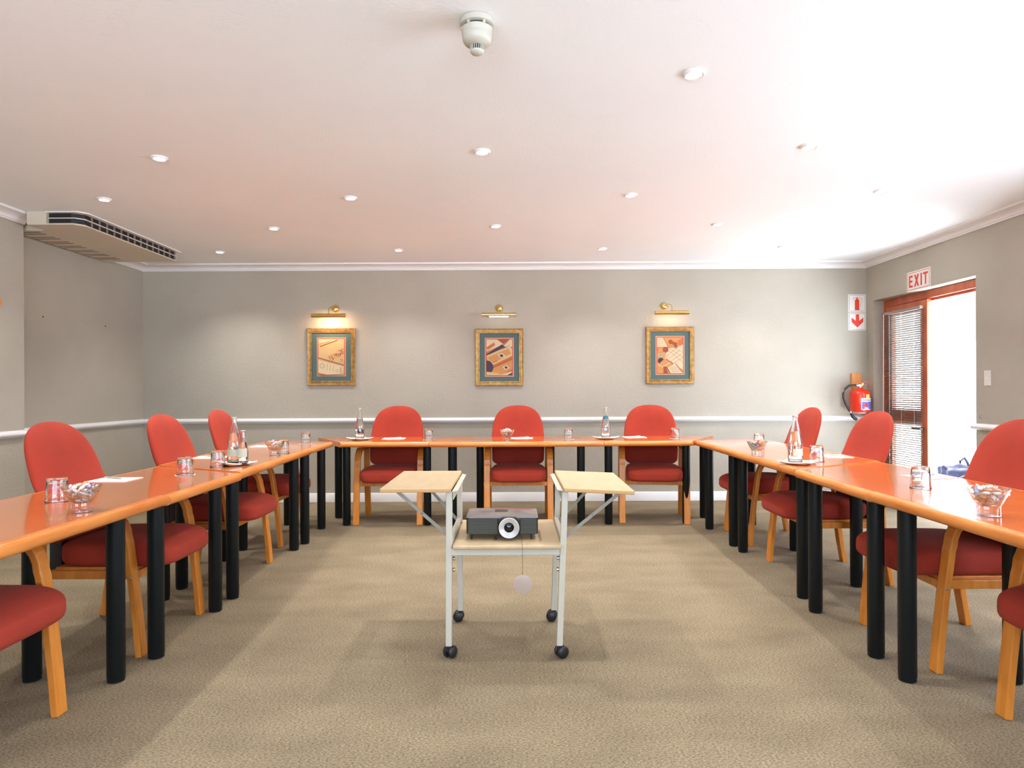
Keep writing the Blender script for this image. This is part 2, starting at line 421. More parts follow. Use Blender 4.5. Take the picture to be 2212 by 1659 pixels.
b = NB(); tube(b, [(-.018, Y(LY0+.05), .80), (-.066, Y(LY0+.05), .80)], .010); tube(b, [(-.060, Y(LY0+.045), .80), (-.060, Y(LY0+.17), .80)], .009)
obj('door_handle', b, 'darkbrown', leaf, smooth=True)
b = NB()
for z in (lz-.035, lz-.075): lathe(b, [(.007, Y(LY0)), (.007, Y(LY0-.003))], 12, (.004, 0, z), axis='y')
obj('flush_bolt', b, 'steel', leaf)

# venetian blind hung on the inside of the leaf
bl = thing('venetian_blind', 'pale taupe venetian blind half open over the glazed door leaf', 'blind', (XR+.075, 6.56, 0))
BY0, BY1 = -.33, .285
b = NB(); bx(b, -.018, .016, BY0, BY1, lz-.085, lz-.055); obj('headrail', b, 'slat', bl, bevel=.002)
b = NB(); z = lz-.105; th = R(-38)
while z > .16:
    vs = [b.verts.new((x*math.cos(th), y, z + x*math.sin(th) + zz)) for y in (BY0, BY1) for (x, zz) in ((-.0125, 0), (0, .0028), (.0125, 0), (0, .0016))]
    for i in range(4): b.faces.new((vs[i], vs[(i+1) % 4], vs[4+(i+1) % 4], vs[4+i]))
    b.faces.new(vs[:4]); b.faces.new(vs[4:]); z -= .0212
obj('slats', b, 'slat', bl)
b = NB(); bx(b, -.012, .012, BY0, BY1, .12, .135); obj('bottom_rail', b, 'slat', bl, bevel=.002)
for yy in (BY0+.10, BY0+.31, BY1-.10):
    b = NB()
    for xx in (-.0145, .0145): tube(b, [(xx, yy, lz-.08), (xx, yy, .13)], .0014, 6)
    obj('ladder_cord', b, 'plastic', bl)
b = NB(); tube(b, [(-.022, BY1-.015, lz-.075), (-.028, BY1-.01, .78)], .0035, 8); lathe(b, [(.007, .74), (.007, .79)], 10, (-.028, BY1-.01, 0)); obj('tilt_wand', b, 'signplastic', bl)

# blue bag on the paving outside
bg = thing('duffel_bag', 'navy blue duffel bag slumped on the paving outside the open door', 'bag', (4.86, 7.12, -.02)); bg.scale = (1, 1, 1.12)
b = NB()
bmesh.ops.create_icosphere(b, subdivisions=4, radius=1)
for v in b.verts:
    x, y, z = v.co
    f = 1 + .08*math.sin(9*x+3*z) + .05*math.sin(13*y+5*x)
    sx = math.copysign(abs(x)**.8, x); sz = math.copysign(abs(z)**.75, z)
    v.co = (sx*.27*f, y*.16*f, .17 + sz*(.17 if z < 0 else .16*f*(1-.35*x)))
obj('bag_body', b, 'bag', bg, smooth=True)
b = NB(); tube(b, [(-.04, 0, .30), (-.045, 0, .375), (.0, 0, .405), (.035, .0, .36), (.06, 0, .29)], .013, 8); obj('strap', b, 'bag', bg, smooth=True)
b = NB(); tube(b, [(-.20, -.125, .21), (-.05, -.155, .27), (.10, -.15, .24), (.22, -.11, .17)], .006, 6); obj('zip', b, 'blackplastic', bg, smooth=True)

# ------------------------------------------------------------------ downlights
DL = [(1503,158,'nearest downlight, ahead of the smoke detector to the right'), (347,341,'left end of the row level with the centre downlight'),
      (1044,327,'centre downlight behind the smoke detector'), (1750,316,'right end of the row level with the centre downlight'),
      (227,430,'leftmost, closest to the air conditioner'), (759,427,'third row, above the left picture side'), (1364,421,'third row, right of centre'),
      (1905,412,'third row, rightmost near the right wall'), (593,493,'fourth row, leftmost'), (1072,488,'fourth row, middle'), (1552,484,'fourth row, rightmost'),
      (476,544,'row nearest the far wall, left end'), (862,540,'row nearest the far wall, second from left'), (1302,537,'row nearest the far wall, third from left'),
      (1692,533,'row nearest the far wall, right end')]
pos = []
for px, py, lab in DL:
    yh = 845 - (px-1106)*.0046; d = (ZC-HC)*1430/(yh-py); pos.append(((px-1106)*d/1430, d, lab))
dl = thing('ceiling_downlight', 'x', 'downlight', (0, 0, ZC), group='recessed ceiling downlights')
b = NB(); lathe(b, [(.032, -.002), (.032, -.010), (.040, -.012), (.047, -.004), (.047, .004), (.032, .004)], 32); obj('trim_ring', b, 'white', dl, smooth=True)
b = NB(); lathe(b, [(.0005, -.005), (.033, -.005), (.033, 0), (.0005, 0)], 24); obj('lamp_disc', b, 'bulb', dl)
def spot(x, y, watt=SPOT_W, col=(.97, .96, .93)):
    l = bpy.data.lights.new('downlight_beam', 'SPOT'); l.energy = watt; l.color = col
    l.spot_size = R(118); l.spot_blend = 1.0; l.shadow_soft_size = .03
    o = bpy.data.objects.new('downlight_beam', l); o.location = (x, y, ZC-.03); C.objects.link(o)
for i, (x, y, lab) in enumerate(pos):
    if i == 0: o = dl; o.location = (x, y, ZC)
    else: o = dup(dl, (x, y, ZC))
    o['label'] = 'white recessed ceiling downlight, ' + lab
    spot(x, y)
for x, y in ((-2.05, 2.0), (-.7, 1.0), (-2.05, -.3), (.79, .2), (-.7, -1.2), (2.1, -1.0), (2.2, 1.6)): spot(x, y)

# smoke detector
sd = thing('smoke_detector', 'white round smoke detector with a vented nose on the ceiling near the camera', 'smoke detector', (-.122, 2.42, ZC))
b = NB(); lathe(b, [(.050, 0), (.062, -.002), (.062, -.022), (.052, -.026)], 40); obj('mounting_base', b, 'detector', sd, smooth=True)
b = NB(); lathe(b, [(.050, -.026), (.050, -.034)], 40); obj('vent_gap', b, 'dark', sd, smooth=True)
b = NB(); lathe(b, [(.052, -.033), (.057, -.034), (.055, -.052), (.054, -.054), (.0545, -.056), (.052, -.076), (.046, -.086), (.030, -.092), (.0255, -.094)], 40); obj('housing', b, 'detector', sd, smooth=True)
for i in range(6):
    b = NB(); a = 2*math.pi*i/6; bx(b, .048, .0585, -.004, .004, -.036, -.022, rot=Matrix.Rotation(a, 3, 'Z'), piv=(0, 0, 0))
    obj('clip_post', b, 'detector', sd)
b = NB(); lathe(b, [(.0225, -.092), (.0222, -.114)], 32); obj('nose_vent', b, 'dark', sd)
b = NB()
for i in range(20):
    a = 2*math.pi*i/20; bx(b, .0215, .0255, -.0012, .0012, -.114, -.092, rot=Matrix.Rotation(a, 3, 'Z'), piv=(0, 0, 0))
lathe(b, [(.0255, -.112), (.0255, -.115), (.020, -.122), (.008, -.126), (.001, -.126)], 32)
obj('nose_cap', b, 'detector', sd, smooth=True)

# ------------------------------------------------------------------ ceiling air conditioner
ac = thing('air_conditioner', 'beige slim ceiling air conditioner with dark outlet grille by the left wall', 'air conditioner', (-3.55, 5.65, ZC))
def A(x, y): return (x+3.55, y-5.65)
zt, zb = 0.0, -.098
b = NB()
poly = [A(-3.615, 4.94), A(-3.47, 4.94), A(-3.47, 4.97), A(-3.30, 4.97), A(-3.235, 5.02), A(-3.235, 6.36), A(-3.89, 6.36), A(-3.89, 5.12), A(-3.615, 5.12)]
prism(b, poly, zb+.010, zt)
obj('casing', b, 'beige', ac)
b = NB(); poly2 = [A(-3.615, 4.94), A(-3.27, 4.94), A(-3.215, 5.0), A(-3.215, 6.37), A(-3.89, 6.37), A(-3.89, 5.12), A(-3.615, 5.12)]
prism(b, poly2, zb, zb+.012); obj('bottom_panel', b, 'beige', ac, bevel=.004)
b = NB(); poly3 = [A(-3.47, 4.93), A(-3.24, 4.93), A(-3.185, 4.985), A(-3.185, 6.385), A(-3.24, 6.385), A(-3.24, 6.30), A(-3.26, 5.06), A(-3.47, 5.06)]
prism(b, poly3, -.008, 0); obj('top_lip', b, 'white', ac)
b = NB(); bx(b, *(A(-3.23, 0)[0], A(-3.232, 0)[0]+.006), A(0, 5.02)[1], A(0, 6.34)[1], zb+.012, -.008)
bx(b, A(-3.465, 0)[0], A(-3.30, 0)[0], A(0, 4.963)[1], A(0, 4.969)[1], zb+.012, -.008)
prism(b, [A(-3.30, 4.963), A(-3.228, 5.018), A(-3.232, 5.022), A(-3.304, 4.967)], zb+.012, -.008)
obj('outlet_recess', b, 'dark', ac)
b = NB(); prism(b, [A(-3.46, 4.945), A(-3.262, 4.945), A(-3.212, 4.993), A(-3.212, 6.36), A(-3.226, 6.36), A(-3.226, 5.0), A(-3.27, 4.957), A(-3.46, 4.957)], -.050, -.045); obj('louvre_blade', b, 'white', ac)
for i in range(14):
    y = 5.08 + i*.096; b = NB(); bx(b, A(-3.232, 0)[0], A(-3.214, 0)[0], A(0, y)[1], A(0, y+.006)[1], zb+.012, -.008); obj('air_vane', b, 'vane', ac)
for j in range(7):
    y = 5.16 + j*.165
    for q in range(2):
        b = NB()
        for k in range(16):
            x = -3.875 + k*.0125; yy = y + q*.06
            bx(b, A(x, 0)[0], A(x+.006, 0)[0], A(0, yy)[1], A(0, yy+.030)[1], zb-.0008, zb+.002)
        obj('intake_slots', b, 'darkbrown', ac)

# ------------------------------------------------------------------ pictures, picture lights
def frame_ring(bm, w, h, prof):
    """mitred frame; prof (inset from outer edge, depth toward the room)"""
    cs = []
    for sx, sz in ((-1, -1), (1, -1), (1, 1), (-1, 1)):
        cs.append([bm.verts.new((sx*(w/2-t), -d, sz*(h/2-t))) for t, d in prof])
    n = len(prof)
    for k in range(4):
        a, c = cs[k], cs[(k+1) % 4]
        for i in range(n): bm.faces.new((a[i], a[(i+1) % n], c[(i+1) % n], c[i]))
def flat(bm, pts, y, mi):
    f = bm.faces.new([bm.verts.new((x, y, z)) for x, z in pts]); f.material_index = mi
ARTCOL = [(.80,.36,.10), (.85,.62,.30), (.42,.09,.03), (.88,.74,.48), (.06,.04,.07), (.70,.20,.06), (.62,.42,.24)]
ARTM = [mat('print_tone', tuple(.68*q for q in c), .6) for c in ARTCOL]
def picture(x, z, name_label, arts):
    W, H = .514, .608
    p = thing('framed_picture', name_label, 'picture', (x, YB, z), group='gilt framed prints on the far wall')
    b = NB(); frame_ring(b, W, H, [(0, 0), (0, .020), (.006, .026), (.016, .022), (.036, .016), (.040, .022), (.047, .022), (.050, .012), (.050, 0)])
    fr = obj('frame', b, 'gold', p, smooth=True, angle=25)
    b = NB()
    for side in range(4):
        Ln = (W if side % 2 == 0 else H) - .07; n = int(Ln/.0105)
        for i in range(n):
            u = -Ln/2 + (i+.5)*Ln/n
            if side % 2 == 0:
                s = -1 if side == 0 else 1; zz = s*(H/2-.026); bx(b, u-.0028, u+.0028, -.0235, -.014, zz-.0095, zz+.0095)
            else:
                s = 1 if side == 1 else -1; xx = s*(W/2-.026); bx(b, xx-.0095, xx+.0095, -.0235, -.014, u-.0028, u+.0028)
    obj('beading', b, 'gold', fr)
    b = NB(); bx(b, -W/2+.047, W/2-.047, -.012, -.002, -H/2+.047, H/2-.047); obj('mount', b, 'teal', p)
    b = NB(); bx(b, -.153, .153, -.0135, -.0115, -.206, .206); obj('bevel_line', b, 'pinkline', p)
    b = NB(); bx(b, -.146, .146, -.0142, -.012, -.199, .199); obj('inner_line', b, 'redline', p)
    b = NB(); pw, ph = .137, .190
    flat(b, [(-pw, -ph), (pw, -ph), (pw, ph), (-pw, ph)], -.0147, arts[0])
    for k, (mi, pts) in enumerate(arts[1]): flat(b, [(-pw+2*pw*min(1, max(0, u)), -ph+2*ph*min(1, max(0, v))) for u, v in pts], -.0147-.00012*(k+1), mi)
    obj('print', b, ARTM, p)
    return p
def circ(cx, cy, r, n=14, sx=1.0): return [(cx+sx*r*math.cos(2*math.pi*i/n), cy+r*.72*math.sin(2*math.pi*i/n)) for i in range(n)]
def bar(x0, y0, x1, y1, t):
    d = math.hypot(x1-x0, y1-y0); nx, ny = -(y1-y0)/d*t/2, (x1-x0)/d*t/2
    return [(x0+nx, y0+ny), (x1+nx, y1+ny), (x1-nx, y1-ny), (x0-nx, y0-ny)]
rnd = random.Random(3)
a1 = [(3, [(0, .88), (1, 1), (0, 1)]), (1, [(0, .55), (.6, .62), (1, .95), (1, 1), (0, .86)]), (2, bar(.06, .79, .75, .97, .03)), (5, bar(.03, .85, .5, .96, .015))]
for i in range(70):
    u = .38 + .6*rnd.random(); v = .40 + (u-.38)*.42 + .17*(rnd.random()-.35)
    a1.append((rnd.choice((2, 5, 2, 0)), circ(min(.97, u), v, .012+.012*rnd.random(), 7)))
a1 += [(1, circ(.88, .43, .09)), (0, circ(.90, .42, .05)), (2, [(0, .49), (1, .28), (1, .25), (0, .46)]), (1, [(0, .46), (1, .25), (1, .24), (0, .44)]),
       (3, [(0, .42), (.93, .24), (.98, .21), (.93, .05), (.88, .02), (.3, .0), (0, .05)]), (6, circ(.15, .25, .10)), (3, circ(.15, .25, .075)), (6, circ(.73, .11, .06)), (3, circ(.73, .11, .038))]
for i in range(3):
    a1.append((6, bar(.33+.12*i, .13-.02*i, .36+.12*i, .31-.02*i, .018)))
for i in range(5): a1.append((2, bar(.84+.0*i, .05+.035*i, .90, .06+.035*i, .012)))
a1.append((5, [(0, .0), (.35, .0), (0, .06)]))
a2 = [(3, [(0, .66), (.66, .86), (.40, 1), (0, 1)]), (5, bar(.02, .74, .32, .88, .09)), (2, [(.45, 1), (.66, .88), (.88, 1)]), (4, [(0, .56), (.66, .83), (.88, 1), (.72, .86), (.74, .80), (0, .54)]), (4, [(0, .585), (.60, .86), (.78, .80), (.3, .67), (0, .55)]),
      (3, [(.66, .82), (.92, 1), (1, 1), (1, .80), (.76, .79)]), (1, [(0, .55), (.92, .82), (1, .72), (1, .54), (.25, .28), (.04, .40)]), (0, [(.06, .50), (.85, .74), (.95, .60), (.27, .34), (.10, .40)]),
      (3, [(.42, .58), (.60, .62), (.75, .53), (.55, .47)]), (4, [(.50, .56), (.60, .59), (.67, .53), (.57, .50)]), (5, [(.24, .28), (1, .54), (1, .44), (.26, .20)]), (2, bar(.26, .22, 1, .47, .02)), (0, [(.26, .19), (1, .42), (1, .18), (.62, .02), (0, 0), (0, .12)]),
      (3, [(.62, .24), (.78, .28), (.90, .20), (.72, .14)]), (4, [(.69, .23), (.78, .25), (.83, .20), (.74, .175)]), (4, circ(.0, .22, .27, 16)), (1, [(0, 0), (.62, .0), (.4, .06), (0, .10)]), (3, [(.5, .0), (.95, .10), (1, .06), (.8, 0)]), (4, [(.85, .02), (1, .07), (1, 0), (.82, 0)])]
for i in range(4): a2.append((4, bar(.27+.045*i, .34+.015*i, .29+.045*i, .37+.015*i, .015)))
for i in range(6): a2.append((4, bar(.62+.05*i, .72+.02*i, .64+.05*i, .745+.02*i, .015)))
a3 = [(3, [(0, 1), (.22, 1), (.43, .74), (.0, .74)]), (2, bar(.24, 1, .44, .72, .02)), (0, [(.26, 1), (1, 1), (1, .7), (.45, .72)]), (5, [(.78, .9), (1, 1), (1, .8), (.82, .78)]),
      (3, [(.42, .70), (.85, .74), (1, .80), (1, .10), (.62, .26), (.28, .42)]), (2, circ(.52, .88, .09, 9)), (2, [(.48, .92), (.78, .85), (.78, .73), (.70, .70), (.62, .80), (.46, .84)]),
      (5, [(0, .72), (.42, .74), (.42, .60), (.0, .58)]), (2, circ(.33, .66, .11, 12)), (0, [(.05, .70), (.2, .72), (.22, .60), (.02, .59)]), (6, [(0, .56), (.30, .58), (.24, .45), (0, .45)]), (4, circ(.14, .35, .12, 11)), (1, [(.30, .45), (.46, .55), (.42, .42), (.3, .38)]),
      (0, [(0, .22), (.30, .42), (.5, .30), (.2, .18)]), (3, bar(.0, .26, .22, .17, .02)), (3, bar(.2, .17, .5, .30, .02)), (2, [(.24, .0), (.42, .0), (.34, .18), (.24, .2)]), (3, [(.40, .16), (.72, .28), (1, .0), (.52, .0)]), (2, bar(.36, .18, .50, .0, .03)), (2, bar(.70, .28, .98, .02, .022)), (2, bar(.34, .40, .62, .27, .02))]
for i in range(4): a3.append((2, bar(.30+.10*i, .44-.06*i+.0, .80+.07*i, .74-.10*i, .008)))
for i in range(3): a3.append((2, bar(.44+.02*i, .64+.07*i, 1.0, .30+.14*i, .008)))
for i in range(6): a3.append((2, bar(.46+.02*i, .14-.022*i, .80+.03*i, .22-.035*i, .006)))
for i in range(5): a3.append((6, bar(.02, .96-.045*i, .26+.02*i, .95-.045*i, .006)))
picture(-1.921, 1.546, 'gilt framed print of pale sheets on amber, leftmost of the three wall pictures', (1, a1))
picture(-.133, 1.534, 'gilt framed print of orange bundles over black gaps, middle wall picture', (5, a2))
picture(1.684, 1.546, 'gilt framed print of cream squares and dark shapes, rightmost wall picture', (0, a3))

def picture_light(x, z, lab, watt, tilt, dx=0.0, ang=0.0):
    t = thing('picture_light', lab, 'picture light', (x, YB, z), group='brass picture lights above the prints')
    b = NB(); lathe(b, [(.001, -.034), (.018, -.032), (.032, -.020), (.040, -.006), (.041, 0)], 28, (dx, 0, .085), axis='y'); obj('wall_rose', b, 'brass', t, smooth=True)
    b = NB(); tube(b, [(dx, -.03, .085), (dx*.6, -.09, .098), (0, -.125, .085), (0, -.143, .045), (0, -.15, .012)], .005, 10)
    lathe(b, [(.009, 0), (.009, .016), (.005, .020)], 14, (0, -.15, .008)); obj('arm', b, 'brass', t, smooth=True)
    b = NB(); n = 16; L = .178; rr = .022
    rings = []
    for xx in (-L, L):
        ring = []
        for rad in (rr, rr-.0025):
            ring.append([b.verts.new((xx, -.15 + rad*math.cos(R(a)), rad*math.sin(R(a)))) for a in [(60-tilt) + (205-tilt)*i/n for i in range(n+1)]])
        rings.append(ring)
    for i in range(n):
        b.faces.new((rings[0][0][i], rings[0][0][i+1], rings[1][0][i+1], rings[1][0][i])); b.faces.new((rings[0][1][i+1], rings[0][1][i], rings[1][1][i], rings[1][1][i+1]))
        for e in (0, 1): b.faces.new((rings[e][0][i], rings[e][0][i+1], rings[e][1][i+1], rings[e][1][i]))
    for e in (0, n):
        b.faces.new((rings[0][0][e], rings[1][0][e], rings[1][1][e], rings[0][1][e]))
    for xx in (-L, L-.003): lathe(b, [(rr, xx), (rr, xx+.003)], 20, (0, -.15, 0), axis='x')
    obj('shade', b, 'brass', t, smooth=True)
    b = NB(); lathe(b, [(.004, -.10), (.010, -.097), (.010, .097), (.004, .10)], 14, (0, -.15, -.004-.0006*tilt), axis='x'); obj('tube_lamp', b, 'tube', t, smooth=True)
    l = bpy.data.lights.new('picture_light_glow', 'AREA'); l.shape = 'RECTANGLE'; l.size = .20; l.size_y = .012; l.energy = watt; l.color = (1, .62, .34)
    o = bpy.data.objects.new('picture_light_glow', l); o.location = (x, YB-.15, z-.018); o.rotation_euler = (R(35), 0, 0); C.objects.link(o)
picture_light(-1.912, 1.972, 'brass picture light glowing strongest, above the leftmost picture', 2.6, 0, dx=.035)
picture_light(-.135, 1.972, 'brass picture light above the middle picture, its lit tube showing', 1.2, 20)
picture_light(1.674, 1.986, 'brass picture light with a faint glow, above the rightmost picture', .55, 0, dx=-.05)

# ------------------------------------------------------------------ signs, switch, extinguisher, small wall marks
def sign_board(name, lab, x, z, s=.188):
    t = thing(name, lab, 'sign', (x, YB, z), group='square fire signs by the far right corner')
    b = NB(); bx(b, -s/2, s/2, -.004, 0, -s/2, s/2); obj('sign_board', b, 'signplastic', t)
    b = NB(); frame_ring(b, s-.018, s-.018, [(0, .004), (0, .0046), (.0025, .0046), (.0025, .004)]); obj('border_line', b, 'darkbrown', t)
    return t
t = sign_board('extinguisher_sign', 'white square sign with a red fire extinguisher pictogram, upper of two', 3.683, 2.094)
b = NB(); y0_ = -.0055
prism(b, [(-.024, -.075), (.022, -.075), (.022, .030), (.014, .040), (.008, .044), (.008, .050), (-.010, .050), (-.010, .044), (-.016, .040), (-.024, .030)], y0_, -.004, axis='y')
prism(b, circ(-.001, .058, .007, 12), y0_, -.004, axis='y')
tube(b, [(0, -.0048, .052), (-.02, -.0048, .057), (-.038, -.0048, .052), (-.048, -.0048, .042)], .0018, 6)
tube(b, [(.004, -.0048, .052), (.030, -.0048, .056), (.048, -.0048, .050), (.055, -.0048, .030), (.046, -.0048, .005), (.036, -.0048, -.01), (.034, -.0048, -.035)], .0012, 6)
obj('extinguisher_symbol', b, 'red', t)
t = sign_board('arrow_sign', 'white square sign with a thick red down arrow, lower of two', 3.683, 1.899)
b = NB(); prism(b, [(-.015, .075), (.020, .075), (.020, .006), (.064, .040), (.064, -.004), (.002, -.064), (-.060, -.006), (-.060, .040), (-.015, .006)], y0_, -.004, axis='y'); obj('arrow_symbol', b, 'red', t)
b = NB(); tube(b, [(-.082, -.0046, -.062), (-.076, -.0046, -.056), (-.072, -.0046, -.066), (-.066, -.0046, -.056), (-.064, -.0046, -.066), (-.056, -.0046, -.054), (-.046, -.0046, -.058)], .0010, 5); obj('ink_scribble', b, 'purple', t)

t = thing('exit_sign', 'white rectangular EXIT sign in red letters above the doorway', 'sign', (XR, 6.152, 2.191), R(-90))
w2, h2 = .175, .092
b = NB(); bx(b, -w2, w2, -.005, 0, -h2, h2); obj('sign_board', b, 'signplastic', t)
b = NB(); frame_ring(b, 2*w2-.02, 2*h2-.022, [(0, .005), (0, .0056), (.005, .0056), (.005, .005)]); obj('border_line', b, 'red', t)
b = NB(); lh = .056; yl = (-.0065, -.005)
def rect(x0, x1, z0, z1): prism(b, [(x0, z0), (x1, z0), (x1, z1), (x0, z1)], *yl, axis='y')
x0 = -.140; rect(x0, x0+.017, -lh, lh); rect(x0+.017, x0+.055, lh-.019, lh); rect(x0+.017, x0+.050, -.0095, .0095); rect(x0+.017, x0+.055, -lh, -lh+.019)
x0 = -.062
prism(b, [(x0, lh), (x0+.021, lh), (x0+.074, -lh), (x0+.053, -lh)], *yl, axis='y'); prism(b, [(x0+.053, lh), (x0+.074, lh), (x0+.021, -lh), (x0, -lh)], yl[0]-.0003, yl[1], axis='y')
rect(.036, .055, -lh, lh)
rect(.074, .144, lh-.019, lh); rect(.100, .119, -lh, lh-.019)
obj('exit_lettering', b, 'red', t)

t = thing('light_switch', 'white wall light switch plate to the right of the doorway', 'light switch', (XR, 5.262, 1.26), R(-90))
b = NB(); bx(b, -.036, .036, -.008, 0, -.061, .061); obj('switch_plate', b, 'plastic', t, bevel=.002)
b = NB(); bx(b, -.006, .006, -.016, -.007, -.014, .004); obj('toggle', b, 'signplastic', t, bevel=.002)
b = NB()
for z in (-.042, .040): lathe(b, [(.003, -.0092), (.003, -.0075)], 10, (0, 0, z), axis='y')
obj('screw', b, 'steel', t)

b = NB(); bx(b, 3.612, 3.716, YB-.022, YB, .93, 1.345)
tag(obj('mounting_board', b, 'wood', bevel=.002), 'orange wooden backing board behind the fire extinguisher', 'board')
ex = thing('fire_extinguisher', 'red fire extinguisher with black hose hung in the far right corner', 'fire extinguisher', (3.645, 6.93, .935))
b = NB(); lathe(b, [(.080, 0), (.095, .008), (.097, .02), (.097, .185), (.092, .212), (.072, .232), (.030, .246), (.024, .262)], 40); obj('cylinder', b, 'redpaint', ex, smooth=True)
b = NB(); lathe(b, [(.018, .258), (.018, .285), (.012, .29)], 20); bx(b, -.03, .02, -.011, .011, .272, .292); obj('valve', b, 'steel', ex, smooth=True, angle=30)
b = NB(); bx(b, .012, .030, -.012, .012, .285, .305); obj('safety_seal', b, 'yellow', ex)
b = NB(); strip(b, (-.012, 0, .300), (.11, 0, .338), .022, .004); obj('squeeze_lever', b, 'redpaint', ex)
b = NB(); strip(b, (.0, 0, .285), (.075, 0, .284), .022, .004); strip(b, (.074, 0, .284), (.11, 0, .270), .022, .004); obj('carry_handle', b, 'redpaint', ex)
b = NB(); tube(b, [(-.028, 0, .282), (-.07, -.005, .285), (-.12, -.012, .278), (-.165, -.02, .248), (-.19, -.025, .20), (-.19, -.03, .15), (-.17, -.034, .09), (-.14, -.038, .03), (-.115, -.04, -.01)], .0115, 12); hs = obj('hose', b, 'rubber', ex, smooth=True)
b = NB(); tube(b, [(-.118, -.04, -.004), (-.10, -.042, -.045), (-.075, -.042, -.066), (-.06, -.042, -.072)], [.015, .015, .017, .017], 12); obj('nozzle', b, 'blackplastic', hs, smooth=True)
b = NB(); tube(b, [(-.045, 0, .283), (-.022, 0, .281)], .014, 12); tube(b, [(-.128, -.039, .012), (-.120, -.040, -.006)], .015, 12); obj('hose_ferrule', b, 'steel', hs, smooth=True)
def curved(b, a0, a1, z0, z1, r, mi=0):
    n = 8; pr = None
    for i in range(n+1):
        a = R(a0 + (a1-a0)*i/n); cur = [b.verts.new((r*math.sin(a), -r*math.cos(a), z)) for z in (z0, z1)]
        if pr: b.faces.new((pr[0], cur[0], cur[1], pr[1])).material_index = mi
        pr = cur
b = NB(); curved(b, -22, 62, .028, .150, .0976); curved(b, -18, 58, .036, .112, .0979, 1); curved(b, -12, 14, .062, .096, .0982, 2); curved(b, 26, 44, .066, .080, .0982, 3)
curved(b, -2, 20, .034, .052, .0982, 0)
curved(b, -16, 40, .124, .134, .0979, 4)
obj('front_label', b, ['label', 'blue', 'red', 'purple', 'brace'], ex)
b = NB(); curved(b, 6, 32, .152, .188, .0977); obj('service_sticker', b, 'yellow', ex)
b = NB(); bx(b, -.028, .028, .06, .108, .16, .20); obj('wall_bracket', b, 'steel', ex)
b = NB(); bx(b, -.03, .05, -.02, .108, -.012, 0); obj('support_ledge', b, 'white', ex)

for (x, y, z, lab) in ((XL, 5.55, 1.815, 'dark screw plug in the left wall, nearer of the two'), (XL, 6.40, 1.82, 'dark screw plug in the left wall, farther of the two')):
    b = NB(); lathe(b, [(.001, .006), (.005, .005), (.006, 0)], 12, axis='x'); o = obj('wall_plug', b, 'dark', smooth=True); o.location = (x, y, z); tag(o, lab, 'wall plug', 'screw plugs in the left wall')
b = NB(); tube(b, [(0, 0, -.02), (-.012, 0, -.018), (-.016, 0, -.004), (-.006, 0, .006), (0, 0, .012)], .0025, 8); o = obj('wall_hook', b, 'brass', smooth=True); o.location = (XR, 5.34, .955); tag(o, 'tiny brass hook on the wall above the dado beside the doorway', 'hook')
pq = thing('wooden_wall_plaque', 'orange wooden plaque on the left wall, cut by the left picture edge', 'plaque', (XN, 4.765, 1.84), R(90))
b = NB(); prism(b, [(.04*math.cos(R(a))*1.0 + (.02 if math.cos(R(a)) > 0 else -.08), .044*math.sin(R(a))) for a in range(0, 360, 12)], -.018, 0, axis='y'); obj('plaque_board', b, 'wood', pq, bevel=.004)

# ------------------------------------------------------------------ tables
ZT, TH = .740, .045
TABH = []
def zt_at(x, y):
    return min(TABH, key=lambda q: (q[0]-x)**2*1.0 + (q[1]-y)**2)[2]
HOFF = iter((0, -.004, .002, -.002, .003, 0, .002, -.001, .003, -.002, .001))
def table(label, P0, P1, Q0, Q1, legs, group, both=True):
    """P0-P1 the edge facing into the U, Q0-Q1 the edge on the chair side"""
    cx = (P0[0]+P1[0]+Q0[0]+Q1[0])/4; cy = (P0[1]+P1[1]+Q0[1]+Q1[1])/4
    ZT = .740 + next(HOFF); TABH.append((cx, cy, ZT))
    t = thing('trapezoid_table', label, 'table', (cx, cy, 0), 0, group)
    P0, P1, Q0, Q1 = [Vector((p[0]-cx, p[1]-cy)) for p in (P0, P1, Q0, Q1)]
    g = .0025
    e = (P1-P0).normalized(); P0 = P0 + e*g; P1 = P1 - e*g; Q0 = Q0 + e*g; Q1 = Q1 - e*g
    dep = abs((Q0-P0).dot(Vector((-e.y, e.x))))
    m = .034/dep
    def L(t): return P0.lerp(Q0, t), P1.lerp(Q1, t)
    a0, a1 = L(m); c0, c1 = L(1-m)
    b = NB(); prism(b, [tuple(a0), tuple(a1), tuple(c1), tuple(c0)], ZT-TH, ZT)
    obj('tabletop', b, 'top', t, bevel=.0015, seg=1)
    for sg in (0, 1):
        b = NB(); ends = [[], []]
        prof = [(m, ZT-TH+.001)] + [(m*(1-math.cos(R(a))*.62-.38*1.0) if False else m*(.50-.50*math.cos(R(a))), ZT-TH/2+(TH/2-.001)*math.sin(R(a))) for a in range(-90, 91, 15)] + [(m, ZT-.0008)]
        for tt, z in prof:
            q = L(tt if sg == 0 else 1-tt)
            for k in (0, 1): ends[k].append(b.verts.new((q[k].x, q[k].y, z)))
        n = len(prof)
        for i in range(n): b.faces.new((ends[0][i], ends[0][(i+1) % n], ends[1][(i+1) % n], ends[1][i]))
        b.faces.new(ends[0]); b.faces.new(ends[1])
        obj('edge_moulding', b, 'rail', t, smooth=True, angle=50)
    for lx, ly in legs:
        b = NB(); lathe(b, [(.026, 0), (.033, .004), (.033, .018), (.0345, .020), (.0345, ZT-TH-.006), (.045, ZT-TH-.005), (.045, ZT-TH)], 28, (lx-cx, ly-cy, 0)); obj('leg', b, 'black', t, smooth=True)
    return t
GL, GB, GR = 'trapezoid tables along the left side', 'trapezoid tables along the far end', 'trapezoid tables along the right side'
s_ = .385
